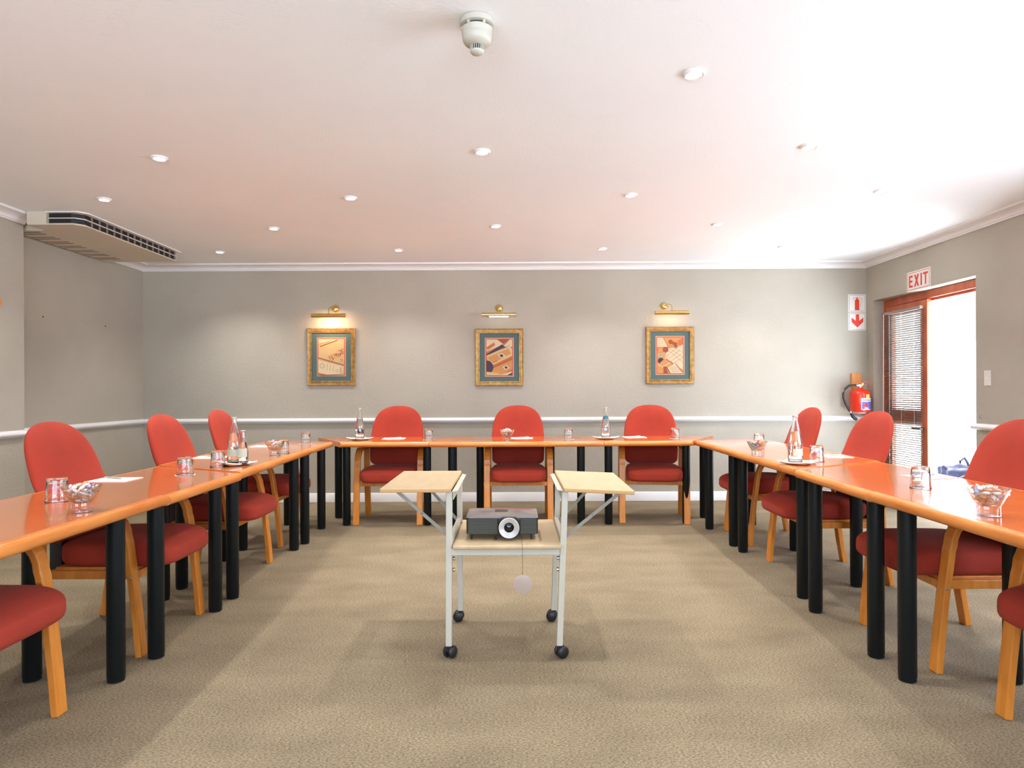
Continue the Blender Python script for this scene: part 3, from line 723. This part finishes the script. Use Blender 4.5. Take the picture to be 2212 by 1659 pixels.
table('glossy cherry trapezoid table nearest the camera on the left, bowl of mints on it', (-1.46, 1.33), (-1.46, 2.83), (-2.11, 1.33+s_), (-2.11, 2.83-s_+.08), [(-1.62, 1.47), (-1.62, 2.70), (-1.97, 1.78), (-1.97, 2.35)], GL)
table('glossy cherry trapezoid table on the left under the first paper sheet with pen', (-1.46, 2.83), (-1.47, 3.60), (-2.12, 2.83-s_+.08), (-2.13, 3.60+s_-.02), [(-1.585, 2.94), (-1.60, 3.56), (-1.97, 2.71), (-1.98, 3.75)], GL)
table('glossy cherry trapezoid table on the left holding the bottles on a plate', (-1.475, 3.60), (-1.53, 5.06), (-2.13, 3.60+s_-.02), (-2.17, 4.68), [(-1.60, 3.78), (-1.625, 4.92), (-1.985, 3.97), (-2.01, 4.62)], GL)
table('glossy cherry trapezoid table at the far left corner, single tumbler on it', (-1.545, 5.06), (-1.56, 5.77), (-2.17, 4.68), (-2.20, 6.05), [(-1.61, 5.13), (-1.64, 5.68), (-2.01, 4.93), (-1.99, 5.86)], GL)
table('glossy cherry trapezoid table at the far end, left of three', (-1.465, 5.65), (-.715, 5.65), (-1.85, 6.30), (-.33, 6.30), [(-1.46, 5.83), (-.748, 5.82), (-1.62, 6.17), (-.55, 6.17)], GB)
table('glossy cherry trapezoid table at the far end, middle of three with glass bowl', (-.715, 5.65), (.786, 5.65), (-.33, 6.30), (.405, 6.30), [(-.53, 5.82), (.603, 5.82), (-.30, 6.17), (.36, 6.17)], GB)
table('glossy cherry trapezoid table at the far end, right of three', (.786, 5.65), (1.536, 5.65), (.405, 6.30), (1.92, 6.30), [(.845, 5.82), (1.53, 5.83), (.64, 6.17), (1.76, 6.10)], GB)
table('glossy cherry trapezoid table at the far right corner by the bowl and tumbler', (1.58, 5.74), (1.575, 5.00), (2.24, 6.05), (2.235, 4.61), [(1.665, 5.60), (1.665, 4.99), (2.08, 5.75), (2.06, 4.84)], GR)
table('glossy cherry trapezoid table on the right, seam under the tall bottle plate', (1.56, 5.00), (1.54, 3.62), (2.23, 4.61), (2.225, 4.00), [(1.67, 4.80), (1.64, 3.74), (2.06, 4.62), (2.05, 3.95)], GR)
table('glossy cherry trapezoid table on the right with an upturned tumbler beside paper', (1.54, 3.62), (1.51, 2.83), (2.225, 4.00), (2.21, 2.46), [(1.60, 3.50), (1.595, 2.91), (2.05, 3.75), (2.0, 2.65)], GR)
table('glossy cherry trapezoid table nearest the camera on the right, big mint bowl on it', (1.51, 2.83), (1.50, 1.33), (2.21, 2.46), (2.20, 1.72), [(1.59, 2.67), (1.60, 1.47), (2.0, 2.35), (2.0, 1.80)], GR)

# ------------------------------------------------------------------ chairs
def sgp(v, p): return math.copysign(abs(v)**p, v)
def make_chair():
    t = thing('armchair', 'x', 'chair', (0, 0, 0))
    # seat cushion: rounded slab, domed, front edge rolled down
    b = NB(); nu, nv = 48, 20; rows = []
    for j in range(nv+1):
        ph = -math.pi/2 + math.pi*j/nv; row = []
        cz_, sz_ = sgp(math.cos(ph), .30), sgp(math.sin(ph), .44)
        for i in range(nu):
            a = 2*math.pi*i/nu; x = .247*cz_*sgp(math.cos(a), .36); y = .265*cz_*sgp(math.sin(a), .36)
            zz = .437 + .060*sz_ + (.012*(1-(x/.25)**2)*(1-(y/.27)**2) if sz_ > 0 else 0)
            yf = max(0.0, (y-.10)/.165); zz += -.010*yf*yf - (.0 if sz_ < 0 else .016*yf*yf)
            row.append(b.verts.new((x*(1-.06*max(0, -y/.265)), y+.078, zz)))
        rows.append(row)
    for a_, c_ in zip(rows, rows[1:]):
        for i in range(nu): b.faces.new((a_[i], a_[(i+1) % nu], c_[(i+1) % nu], c_[i]))
    b.faces.new(rows[0]); b.faces.new(rows[-1]); bmesh.ops.remove_doubles(b, verts=b.verts, dist=.0004)
    obj('seat', b, 'fabric', t, smooth=True, angle=180)
    # backrest
    b = NB(); nu, nv = 36, 30; rows = []
    for j in range(nv+1):
        s = j/nv; sm = .5-.5*math.cos(math.pi*s)
        z = .46 + .575*sm
        u = max(0.0, (z-.74)/.295); wd = (.240 + .012*min(1, (z-.46)/.25) - .024*max(0, (z-.72)/.31)) * max(0.0, 1-min(1.0, u)**3.5)**.40
        v = max(0.0, (.54-z)/.08); wd *= max(0.0, 1-min(1, v)**3*.55)
        tk = .034*max(.02, (1-(2*abs(sm-.5))**7))
        yc = -.195 - .17*((z-.46)/.575)**1.15 + .022*math.sin(math.pi*min(1, (z-.46)/.30))
        row = []
        for i in range(nu):
            a = 2*math.pi*i/nu; x = wd*sgp(math.cos(a), .8)
            crv = .020*(x/.25)**2
            row.append(b.verts.new((x, yc + crv + tk*sgp(math.sin(a), .7), z)))
        rows.append(row)
    for a_, c_ in zip(rows, rows[1:]):
        for i in range(nu): b.faces.new((a_[i], a_[(i+1) % nu], c_[(i+1) % nu], c_[i]))
    b.faces.new(rows[0]); b.faces.new(rows[-1]); bmesh.ops.remove_doubles(b, verts=b.verts, dist=.0005)
    obj('backrest', b, 'fabric', t, smooth=True, angle=180)
    rb = .125; zt_ = .652
    for s in (-1, 1):
        x0, x1 = sorted((s*.253, s*.307))
        yt = .182
        path = [(.245, 0.0), (.232, .15), (.214, .32), (.198, .43), (yt+.006, zt_-rb-.02)]
        path += [(yt-rb+rb*math.cos(R(a)), zt_-rb+rb*math.sin(R(a))) for a in range(0, 91, 15)]
        b = NB(); ribbon(b, path, x0, x1, .028); obj('leg', b, 'wood', t, bevel=.004)
        b = NB(); ribbon(b, [(yt-rb, zt_), (0, zt_), (-.15, zt_-.004), (-.225, zt_-.008)], x0, x1, .026); obj('armrest', b, 'wood', t, bevel=.004)
        b = NB(); ribbon(b, [(-.262, 0), (-.235, .16), (-.215, .33), (-.205, .50), (-.205, zt_-.022)], x0, x1, .030); obj('leg', b, 'wood', t, bevel=.004)
        b = NB()
        for yy in (.213,): lathe(b, [(.001, s*.3115), (.006, s*.3105), (.008, s*.306)], 12, (0, yy, .352), axis='x')
        obj('bolt', b, 'steel', t, smooth=True)
    b = NB(); bx(b, -.253, -.228, -.19, .215, .335, .372); bx(b, .228, .253, -.19, .215, .335, .372); bx(b, -.228, .228, .185, .215, .338, .372); bx(b, -.228, .228, -.19, -.16, .335, .372)
    bx(b, -.23, .23, -.17, .20, .366, .384)
    obj('seat_frame', b, 'wood', t, bevel=.003)
    for s in (-1, 1):
        b = NB(); bx(b, *sorted((s*.14, s*.19)), -.225, -.17, .36, .55); obj('back_bracket', b, 'blackplastic', t)
    return t
ch0 = make_chair()
LC = 'red armchair with bentwood arms, '
CH = [(-1.905, 2.14, -90, 'left side, closest to the camera, only seat and leg showing', 0), (-1.905, 3.235, -90, 'left side, big one behind the near mint bowl', 0),
      (-1.92, 4.285, -90, 'left side, behind the table with two bottles', 0), (-2.0, 5.29, -90, 'left side, last before the far corner', 0),
      (-1.097, 6.07, 180, 'far side, under the left picture side', 1), (.055, 6.07, 180, 'far side, facing the projector in the middle', 1), (1.285, 6.07, 172, 'far side, turned slightly, right of middle', 1),
      (2.03, 5.26, 90, 'right side, last before the far corner, behind the tall bottle', 2), (2.0, 4.25, 90, 'right side, in front of the extinguisher and blind', 2),
      (2.0, 3.03, 90, 'right side, tall back cut by the right picture edge', 2), (2.0, 2.09, 90, 'right side, closest to the camera, only seat and leg showing', 2)]
CG = ['red armchairs along the left side', 'red armchairs along the far end', 'red armchairs along the right side']
for i, (x, y, a, lab, g) in enumerate(CH):
    o = ch0 if i == 0 else dup(ch0, (x, y, 0), R(a))
    o.location = (x, y, 0); o.rotation_euler = (0, 0, R(a)); o['label'] = LC + lab; o['group'] = CG[g]

# ------------------------------------------------------------------ things on the tables
def shell(prof_out, prof_in, n=32):
    b = NB(); lathe(b, prof_out + prof_in[::-1], n, cap=False)
    return b
def close_axis(b):
    bmesh.ops.remove_doubles(b, verts=b.verts, dist=.0002)
def make_tumbler():
    # stands upside down: rim on the table, thick base on top
    b = NB(); lathe(b, [(.0405, 0), (.0425, .001), (.0428, .004), (.0405, .010), (.0365, .080), (.0355, .092), (.034, .0955), (.0001, .0945), ][:7] + [(.0001, .0955), ], 36, cap=False)
    lathe(b, [(.0405, 0), (.0385, .0015), (.0375, .010), (.0340, .078), (.031, .081), (.0001, .081)], 36, cap=False)
    close_axis(b); return b
tm = obj('tumbler', make_tumbler(), 'glass', smooth=True, angle=50)
co0 = None
def coaster(x, y, lab):
    global co0
    if co0 is None:
        b = NB(); n = 48; ring = [[(.052 if i % 2 else .0495) if r else .0001 for i in range(n)] for r in (0, 1)]
        lathe(b, [(.050, 0), (.0515, .0006), (.050, .0012)], 48)
        co0 = obj('paper_coaster', b, 'doily'); o = co0
    else: o = co0.copy(); C.objects.link(o)
    o.location = (x, y, zt_at(x, y)+.0004); tag(o, lab, 'coaster', 'paper coasters under the tumblers')
TU = [(-1.83, 2.66, 'upturned clear tumbler behind the mint bowl at the near left', 0), (-1.74, 3.52, 'upturned clear tumbler on a coaster near the seam, left side', 1),
      (-1.74, 5.58, 'upturned clear tumbler on the far left corner table', 1), (-.748, 5.93, 'upturned clear tumbler right of the red chair under the left picture', 1),
      (.508, 5.96, 'upturned clear tumbler between the bowl and right hand bottle, far side', 1), (1.465, 5.95, 'upturned clear tumbler right of the rightmost far chair', 1),
      (1.92, 5.15, 'upturned clear tumbler seen above the far right bowl', 0), (1.83, 3.98, 'upturned clear tumbler just right of the tall bottle', 0),
      (1.80, 2.92, 'upturned clear tumbler in front of the paper on the near right', 0), (-1.62, 4.68, 'upturned clear tumbler behind the second left bowl', 0)]
for i, (x, y, lab, c) in enumerate(TU):
    o = tm if i == 0 else tm.copy()
    if i: C.objects.link(o)
    o.location = (x, y, zt_at(x, y) + (.0018 if c else .0004)); tag(o, lab, 'tumbler', 'upturned glass tumblers on the tables')
    if c: coaster(x, y, 'white paper coaster under the ' + lab.replace('upturned clear ', '').replace('on a coaster ', ''))

b = NB()
lathe(b, [(.0001, 0), (.033, 0), (.036, .002), (.036, .034), (.038, .038), (.052, .066), (.0645, .093), (.0655, .096), (.0640, .0965), (.0625, .094), (.050, .067), (.036, .041), (.030, .036), (.0001, .034)], 40, cap=False); close_axis(b)
bowl0 = obj('glass_bowl', b, 'thinglass', smooth=True, angle=50)
def candy_mesh(seed, m):
    rn = random.Random(seed); b = NB(); bmesh.ops.create_icosphere(b, subdivisions=2, radius=1)
    for v in b.verts:
        x, y, z = v.co; v.co = (x*.012*(1+.15*rn.random()), y*.009*(1+.15*rn.random()), z*.006*(1+.2*rn.random()))
    for s in (-1, 1):
        n = 7; c = b.verts.new((s*.010, 0, 0)); pts = [b.verts.new((s*(.021+.004*rn.random()), -.009+.018*i/(n-1), .005*math.sin(i*2.1+seed))) for i in range(n)]
        for i in range(n-1): b.faces.new((c, pts[i], pts[i+1]))
    o = obj('wrapped_sweet', b, m, smooth=True); return o
CM = ['candy', 'candy4', 'candy', 'candy2', 'candy3', 'candy']
protos = [candy_mesh(k, CM[k]) for k in range(6)]
used = set()
BW = [(-1.575, 2.42, 'small flared glass bowl of wrapped sweets, near left table', 'near left'), (-1.62, 4.52, 'small flared glass bowl of wrapped sweets, second along the left side', 'second left'),
      (-.045, 5.80, 'small flared glass bowl of wrapped sweets, before the middle far chair', 'middle far'), (1.602, 4.33, 'small flared glass bowl of wrapped sweets, far right before a tumbler', 'far right'),
      (1.625, 2.26, 'large looking flared glass bowl of wrapped sweets, near right edge', 'near right')]
for bi, (x, y, lab, nm) in enumerate(BW):
    o = bowl0 if bi == 0 else bowl0.copy()
    if bi: C.objects.link(o)
    o.location = (x, y, zt_at(x, y)+.0004); tag(o, lab, 'bowl', 'glass bowls of sweets')
    rn = random.Random(bi+20); k = 0
    for lay, (rz_, n, rad) in enumerate(((.046, 3, .014), (.057, 5, .022), (.069, 6, .030), (.081, 7, .036), (.091, 5, .024), (.099, 2, .010))):
        for q in range(n):
            a = 2*math.pi*q/n + lay*.7; pr = protos[rn.randrange(6)]
            if pr.name in used: s = pr.copy(); C.objects.link(s)
            else: used.add(pr.name); s = pr
            s.location = (x+rad*math.cos(a), y+rad*math.sin(a), zt_at(x, y)+rz_)
            s.rotation_euler = (rn.uniform(-.6, .6), rn.uniform(-.5, .5), rn.uniform(0, 6.28))
            tag(s, 'wrapped sweet in the %s glass bowl' % nm, 'sweet', 'wrapped sweets in the %s bowl' % nm)

# plates and bottles
def make_plate():
    b = NB(); n = 10; s = .078; top, bot = [], []
    def hz(u, v):
        r = max(abs(u), abs(v)); c = abs(u*v)
        return .004 + (.010*max(0, (r-.6)/.4)**1.3) + .010*c*c*max(0, (r-.6)/.4)
    for lay, dz_ in ((top, .003), (bot, 0)):
        for i in range(n+1):
            lay.append([b.verts.new((s*(-1+2*i/n)*(1+.10*abs((-1+2*i/n)*(-1+2*j/n))), s*(-1+2*j/n)*(1+.10*abs((-1+2*i/n)*(-1+2*j/n))), (hz(-1+2*i/n, -1+2*j/n) if dz_ else max(0, hz(-1+2*i/n, -1+2*j/n)-.004)) + dz_)) for j in range(n+1)])
    for i in range(n):
        for j in range(n):
            b.faces.new((top[i][j], top[i+1][j], top[i+1][j+1], top[i][j+1])); b.faces.new((bot[i][j], bot[i][j+1], bot[i+1][j+1], bot[i+1][j]))
    for i in range(n):
        b.faces.new((top[i][0], bot[i][0], bot[i+1][0], top[i+1][0])); b.faces.new((top[i][n], top[i+1][n], bot[i+1][n], bot[i][n]))
        b.faces.new((top[0][i], top[0][i+1], bot[0][i+1], bot[0][i])); b.faces.new((top[n][i], bot[n][i], bot[n][i+1], top[n][i+1]))
    return obj('square_plate', b, 'china', smooth=True, angle=60)
pl0 = make_plate()
PL = [(-1.635, 3.93, 45, 'square white plate with upturned corners under the two left bottles'), (-1.365, 5.93, 45, 'square white plate under the bottle at the far left'),
      (.838, 5.92, 45, 'square white plate under the bottle at the far right of middle'), (1.655, 3.84, 45, 'square white plate under the tall bottle on the right side')]
for i, (x, y, a, lab) in enumerate(PL):
    o = pl0 if i == 0 else pl0.copy()
    if i: C.objects.link(o)
    o.location = (x, y, zt_at(x, y)+.0006); o.rotation_euler = (0, 0, R(a)); tag(o, lab, 'plate', 'square white plates')
def make_bottle(h, r, neck, lab_m, lz0, lz1, lr):
    t = thing('water_bottle', 'x', 'bottle', (0, 0, 0), group='bottles of water on the plates')
    prof = [(.0001, .004), (r*.80, 0), (r*.96, .004), (r, .012), (r*.97, h*.28), (r, h*.33), (r*.97, h*.42), (r*.86, h*.52), (r*.66, h*.66), (r*.44, h*.80), (neck, h*.88), (neck*.95, h*.955), (neck*1.12, h*.958), (neck*1.12, h*.975)]
    inn = [(max(.0001, q-.0022), z+(.006 if z < .01 else 0)) for q, z in prof]; inn[0] = (.0001, .010)
    b = NB(); lathe(b, prof + inn[::-1], 36, cap=False); close_axis(b)
    bd = obj('bottle_glass', b, 'glass', t, smooth=True, angle=50)
    wp = [(.0001, .0105), (r*.78-.0023, .0105)] + [(q-.0023, z+(.003 if z < .013 else 0)) for q, z in prof[3:9]] + [(.0001, h*.66)]
    b = NB(); lathe(b, wp, 36, cap=False); close_axis(b); obj('water', b, 'water', t, smooth=True, angle=50)
    b = NB(); lathe(b, [(neck*1.18, h*.965), (neck*1.22, h*.968), (neck*1.2, h), (neck*.9, h*1.004), (.0001, h*1.004)], 28, cap=False); lathe(b, [(neck*1.17, h*.965), (.0001, h*.978)], 28, cap=False); close_axis(b); obj('cap', b, 'cap_al', t, smooth=True, angle=50)
    b = NB()
    n = 14; pr = None
    for i in range(n+1):
        a = R(-60 + 120*i/n); cur = [b.verts.new((lr[k]*math.sin(a), -lr[k]*math.cos(a), (lz0, lz1)[k])) for k in (0, 1)]
        if pr: b.faces.new((pr[0], cur[0], cur[1], pr[1]))
        pr = cur
    obj('label', b, lab_m, t)
    return t
zp = .0078
b1 = make_bottle(.275, .040, .0135, 'greylabel', .045, .085, (.0402, .0400))
BT = [(-1.665, 3.965, 10, 'tall clear water bottle on the left plate, taller of the pair'), (-1.365, 5.93, 200, 'slim clear water bottle standing far left before the grey wall'),
      (.836, 5.92, 0, 'clear water bottle with a teal neck label, far right of middle'), (1.637, 3.83, 20, 'tall clear water bottle with silver cap, right side')]
b1.location = (BT[0][0], BT[0][1], zp+zt_at(BT[0][0], BT[0][1])); b1.rotation_euler = (0, 0, R(BT[0][2])); b1['label'] = BT[0][3]
for k in (1, 3):
    o = dup(b1, (BT[k][0], BT[k][1], zp+zt_at(PL[3 if k == 3 else 1][0], PL[3 if k == 3 else 1][1])), R(BT[k][2]), BT[k][3])
b2 = make_bottle(.275, .040, .0135, 'tag', .172, .200, (.0290, .0222)); b2.location = (BT[2][0], BT[2][1], zp+zt_at(BT[2][0], BT[2][1])); b2['label'] = BT[2][3]
b3 = make_bottle(.200, .029, .0125, 'greylabel', .045, .095, (.0293, .0291)); b3.location = (-1.585, 3.90, zp+zt_at(-1.635, 3.93)); b3.rotation_euler = (0, 0, R(10)); b3['label'] = 'small clear bottle with a pale label, shorter of the pair on the left plate'
o = tm.copy(); C.objects.link(o); o.location = (-1.712, 3.850, zt_at(-1.7, 3.93)+.0004); tag(o, 'upturned clear tumbler tucked against the taller left bottle', 'tumbler', 'upturned glass tumblers on the tables')

# paper and pens
b = NB(); bx(b, -.10, .10, -.08, .08, 0, .0025); pp0 = obj('paper_pad', b, 'paper')
PP = [(-2.003, 3.335, 0, 'white writing paper by the big left chair'), (-2.0, 4.40, 2, 'white writing paper before the second left chair'), (-1.99, 5.34, 0, 'white writing paper behind the second left bowl'),
      (-1.085, 6.07, 3, 'white writing paper before the far left chair'), (.09, 6.09, -2, 'white writing paper beside the far middle bowl'), (1.13, 6.12, 2, 'white writing paper before the turned far chair'),
      (2.09, 5.38, 90, 'white writing paper by the last right side chair'), (2.085, 4.28, 85, 'white writing paper right of the tall bottle and tumbler'), (2.075, 3.29, 12, 'white writing paper behind the upturned tumbler, near right')]
b = NB(); lathe(b, [(.001, -.072), (.0035, -.062), (.0042, -.055), (.0042, .066), (.003, .070)], 12, axis='x'); bx(b, .03, .066, -.001, .001, .004, .0062)
pn0 = obj('pen', b, 'penp', smooth=True, angle=40)
for i, (x, y, a, lab) in enumerate(PP):
    o = pp0 if i == 0 else pp0.copy()
    if i: C.objects.link(o)
    zt = zt_at(x, y); o.location = (x, y, zt+.0004); o.rotation_euler = (0, 0, R(a)); tag(o, lab, 'paper', 'sheets of writing paper on the tables')
    q = pn0 if i == 0 else pn0.copy()
    if i: C.objects.link(q)
    off = (-.03, .035) if i == 0 else (.0, .01)
    q.location = (x+off[0], y+off[1], zt+.0029+.0043); q.rotation_euler = (0, 0, R(a + (-28 if i < 3 else 25))); tag(q, 'grey pen on the ' + lab, 'pen', 'pens on the writing paper')

# ------------------------------------------------------------------ projector trolley
tr = thing('projector_trolley', 'cream steel projector trolley with beech shelves and two raised side flaps', 'trolley', (-.03, 3.16, 0))
def Wd(x, y, z): return (x+.03, y-3.16, z)
def caster(x, y, ang):
    b = NB(); rot = Matrix.Rotation(R(ang), 3, 'Z'); c = (0, 0, .027)
    vs0 = len(b.verts)
    for s in (-1, 1): lathe(b, [(.006, s*.006), (.022, s*.006), (.027, s*.010), (.027, s*.018), (.022, s*.024), (.012, s*.027), (.001, s*.028)], 28, (.010, 0, .027), axis='y', cap=False)
    lathe(b, [(.008, -.012), (.008, .012)], 16, (.010, 0, .027), axis='y')
    bx(b, -.010, .016, -.006, .006, .030, .052); lathe(b, [(.011, .046), (.011, .060), (.006, .064)], 16)
    for v in b.verts: v.co = rot @ v.co + Vector(Wd(x, y, 0))
    obj('castor', b, 'blackplastic', tr, smooth=True, angle=40)
LG = [(-.283, 2.915, -.277, 2.90), (.204, 2.915, .230, 2.90), (-.268, 3.385, -.272, 3.395), (.208, 3.385, .236, 3.395)]
for i, (x, y, xt, yt) in enumerate(LG):
    b = NB(); a, c = Vector(Wd(x, y, .055)), Vector(Wd(xt, yt, .735)); s = .0135
    vs = []
    for p in (a, c):
        for u, v in ((-s, -s), (s, -s), (s, s), (-s, s)): vs.append(b.verts.new(p + Vector((u, v, 0))))
    for f in ((3, 2, 1, 0), (4, 5, 6, 7), (0, 1, 5, 4), (1, 2, 6, 5), (2, 3, 7, 6), (3, 0, 4, 7)): b.faces.new([vs[k] for k in f])
    obj('leg', b, 'cartmetal', tr, bevel=.003)
for (x, y), a in zip(((-.283, 2.915), (.204, 2.915), (-.268, 3.385), (.208, 3.385)), (60, 25, 175, 170)): caster(x, y, a)
for s in (-1, 1):
    xi = -.258 if s < 0 else .215
    b = NB(); x0_, x1_ = sorted((xi, xi - s*.022))
    prism(b, [Wd(xi+s*.004, 2.87, 0)[:2], Wd(xi-s*.018, 2.90, 0)[:2], Wd(xi-s*.018, 3.44, 0)[:2], Wd(xi+s*.004, 3.48, 0)[:2]], .738, .7415)
    bx(b, *sorted((xi+.03, xi+.03+s*.003)), Wd(0, 2.90, 0)[1], Wd(0, 3.46, 0)[1], .700, .7395)
    obj('flap_bracket', b, 'cartmetal', tr)
# flaps
def flap(pts, th=.018):
    b = NB(); up = [b.verts.new(Wd(*p)) for p in pts]; dn = [b.verts.new(Vector(Wd(*p)) - Vector((0, 0, th))) for p in pts]
    b.faces.new(up); b.faces.new(dn[::-1])
    for i in range(4): b.faces.new((up[i], dn[i], dn[(i+1) % 4], up[(i+1) % 4])).material_index = 1
    obj('side_flap', b, ['beech', 'beechedge'], tr, bevel=.004)
flap([(-.575, 2.86, .755), (-.268, 2.86, .755), (-.268, 3.50, .755), (-.575, 3.50, .755)])
flap([(.222, 2.86, .755), (.528, 2.86, .741), (.534, 3.50, .741), (.222, 3.50, .755)])
b = NB(); bx(b, *sorted((Wd(-.262, 0, 0)[0], Wd(.212, 0, 0)[0])), Wd(0, 2.865, 0)[1], Wd(0, 3.45, 0)[1], .488, .506); obj('shelf', b, 'beech', tr, bevel=.006, seg=3)
b = NB(); bx(b, Wd(-.270, 0, 0)[0], Wd(.205, 0, 0)[0], Wd(0, 2.89, 0)[1], Wd(0, 2.915, 0)[1], .458, .487); bx(b, Wd(-.262, 0, 0)[0], Wd(.21, 0, 0)[0], Wd(0, 3.38, 0)[1], Wd(0, 3.405, 0)[1], .458, .487)
bx(b, Wd(-.284, 0, 0)[0], Wd(-.264, 0, 0)[0], Wd(0, 2.91, 0)[1], Wd(0, 3.39, 0)[1], .470, .53); bx(b, Wd(.213, 0, 0)[0], Wd(.233, 0, 0)[0], Wd(0, 2.91, 0)[1], Wd(0, 3.39, 0)[1], .470, .53)
obj('shelf_frame', b, 'cartmetal', tr, bevel=.002)
for a, c in (((-.515, 2.93, .737), (-.285, 2.93, .535)), ((-.47, 3.36, .737), (-.275, 3.36, .515)), ((.475, 2.93, .722), (.235, 2.93, .53)), ((.43, 3.36, .724), (.235, 3.36, .515))):
    b = NB(); dv = Vector(c)-Vector(a); strip(b, Wd(*a), Wd(*c), .015, .004, side=(-dv.z, 0, dv.x)); mid = (Vector(Wd(*a))+Vector(Wd(*c)))/2; bmesh.ops.create_uvsphere(b, u_segments=10, v_segments=6, radius=.006, matrix=Matrix.Translation(mid)); obj('folding_brace', b, 'brace', tr)
for x, y, z in ((-.262, 3.36, .515), (.222, 3.36, .515), (-.262, 2.93, .435), (-.262, 2.93, .385), (.200, 2.93, .435), (.198, 2.93, .385)):
    b = NB(); lathe(b, [(.001, -.006), (.008, -.004), (.009, .006)], 12, Wd(x, y, z), axis='x'); obj('bolt', b, 'steel', tr, smooth=True)

# ------------------------------------------------------------------ projector
pj = thing('video_projector', 'black and grey video projector with silver lens ring on the trolley shelf', 'projector', (-.047, 3.09, .506))
W_, F_, B_ = .161, -.115, .115
b = NB(); prism(b, [(-W_, F_+.012), (-W_+.010, F_+.003), (-.055, F_), (.055, F_), (W_-.010, F_+.003), (W_, F_+.012), (W_-.004, B_), (-W_+.004, B_)], .024, .099); bd = obj('body', b, 'charcoal', pj, bevel=.003)
b = NB(); nx = 24; grid = []
for j, (yy, zz) in enumerate(((F_-.002, .0975), (F_-.001, .1015), (F_+.02, .105), (F_+.08, .109), (B_-.03, .109), (B_, .104), (B_+.001, .0975))):
    row = []
    for i in range(nx+1):
        u = -1+2*i/nx; z = .0975 + (zz-.0975)*max(0, 1-abs(u)**7*.55); row.append(b.verts.new((u*(W_+.001), yy + (.012*max(0, abs(u)-.93)/.07 if j < 3 else 0), z)))
    grid.append(row)
for a_, c_ in zip(grid, grid[1:]):
    for i in range(nx): b.faces.new((a_[i], a_[i+1], c_[i+1], c_[i]))
b.faces.new([r[0] for r in grid]); b.faces.new([r[-1] for r in grid][::-1]); b.faces.new(grid[0] + grid[-1][::-1])
obj('lid', b, 'greyshiny', pj, smooth=True, angle=35)
b = NB(); bx(b, -.035, .025, -.02, .035, .107, .1105); obj('button_panel', b, 'blackplastic', pj, bevel=.001)
for x0_, x1_ in ((-W_+.006, -.022), (.082, W_-.006)):
    b = NB(); 
    for k in range(13): bx(b, x0_, x1_, F_-.004, F_+.004, .028+k*.0052, .0302+k*.0052)
    obj('vent_grille', b, 'ventbar', bd)
LX = .031
b = NB(); prism(b, [(-.018+LX-.031, .022), (.080, .022), (.082, .095), (.06, .103), (.0, .103), (-.020, .095)], F_-.010, F_+.01, axis='y'); obj('lens_surround', b, 'charcoal', bd, bevel=.003)
b = NB(); lathe(b, [(.048, F_-.006), (.050, F_-.018), (.047, F_-.026), (.045, F_-.026)], 48, (LX, 0, .058), axis='y', cap=False); obj('lens_rim', b, 'blackplastic', pj, smooth=True)
b = NB(); lathe(b, [(.046, F_-.028), (.044, F_-.0285), (.030, F_-.018), (.022, F_-.014), (.022, F_-.010), (.046, F_-.010)], 48, (LX, 0, .058), axis='y', cap=False); obj('lens_ring', b, 'silver', pj, smooth=True)
b = NB(); lathe(b, [(.0215, F_-.016), (.019, F_-.018), (.016, F_-.012)], 36, (LX, 0, .058), axis='y', cap=False); lathe(b, [(.0001, F_-.018), (.010, F_-.0165), (.0185, F_-.013)], 36, (LX, 0, .058), axis='y', cap=False); obj('lens', b, 'lensblack', pj, smooth=True)
for x, y in ((-.138, F_+.012), (-.030, F_+.006), (.132, F_+.012), (-.13, B_-.02), (.13, B_-.02)):
    b = NB(); 
    if x == -.030: lathe(b, [(.006, 0), (.006, .010), (.002, .012), (.002, .026)], 14, (x, y, 0))
    else: lathe(b, [(.003, 0), (.005, .010), (.006, .026)], 14, (x, y, 0))
    obj('foot', b, 'blackplastic', pj, smooth=True)
b = NB(); tube(b, [(.086, F_+.002, .026), (.087, F_-.055, .008), (.0885, -.235, .004), (.089, -.240, -.03), (.089, -.240, -.085), (.089, -.240, -.127)], .0009, 6); cd = obj('lens_cap_cord', b, 'dark', pj)
b = NB(); lathe(b, [(.0385, -.0025), (.040, -.002), (.040, .002), (.0385, .0025)], 48, (.089, -.240, -.163), axis='y'); obj('lens_cap', b, 'clearcap', cd, smooth=True, angle=40)
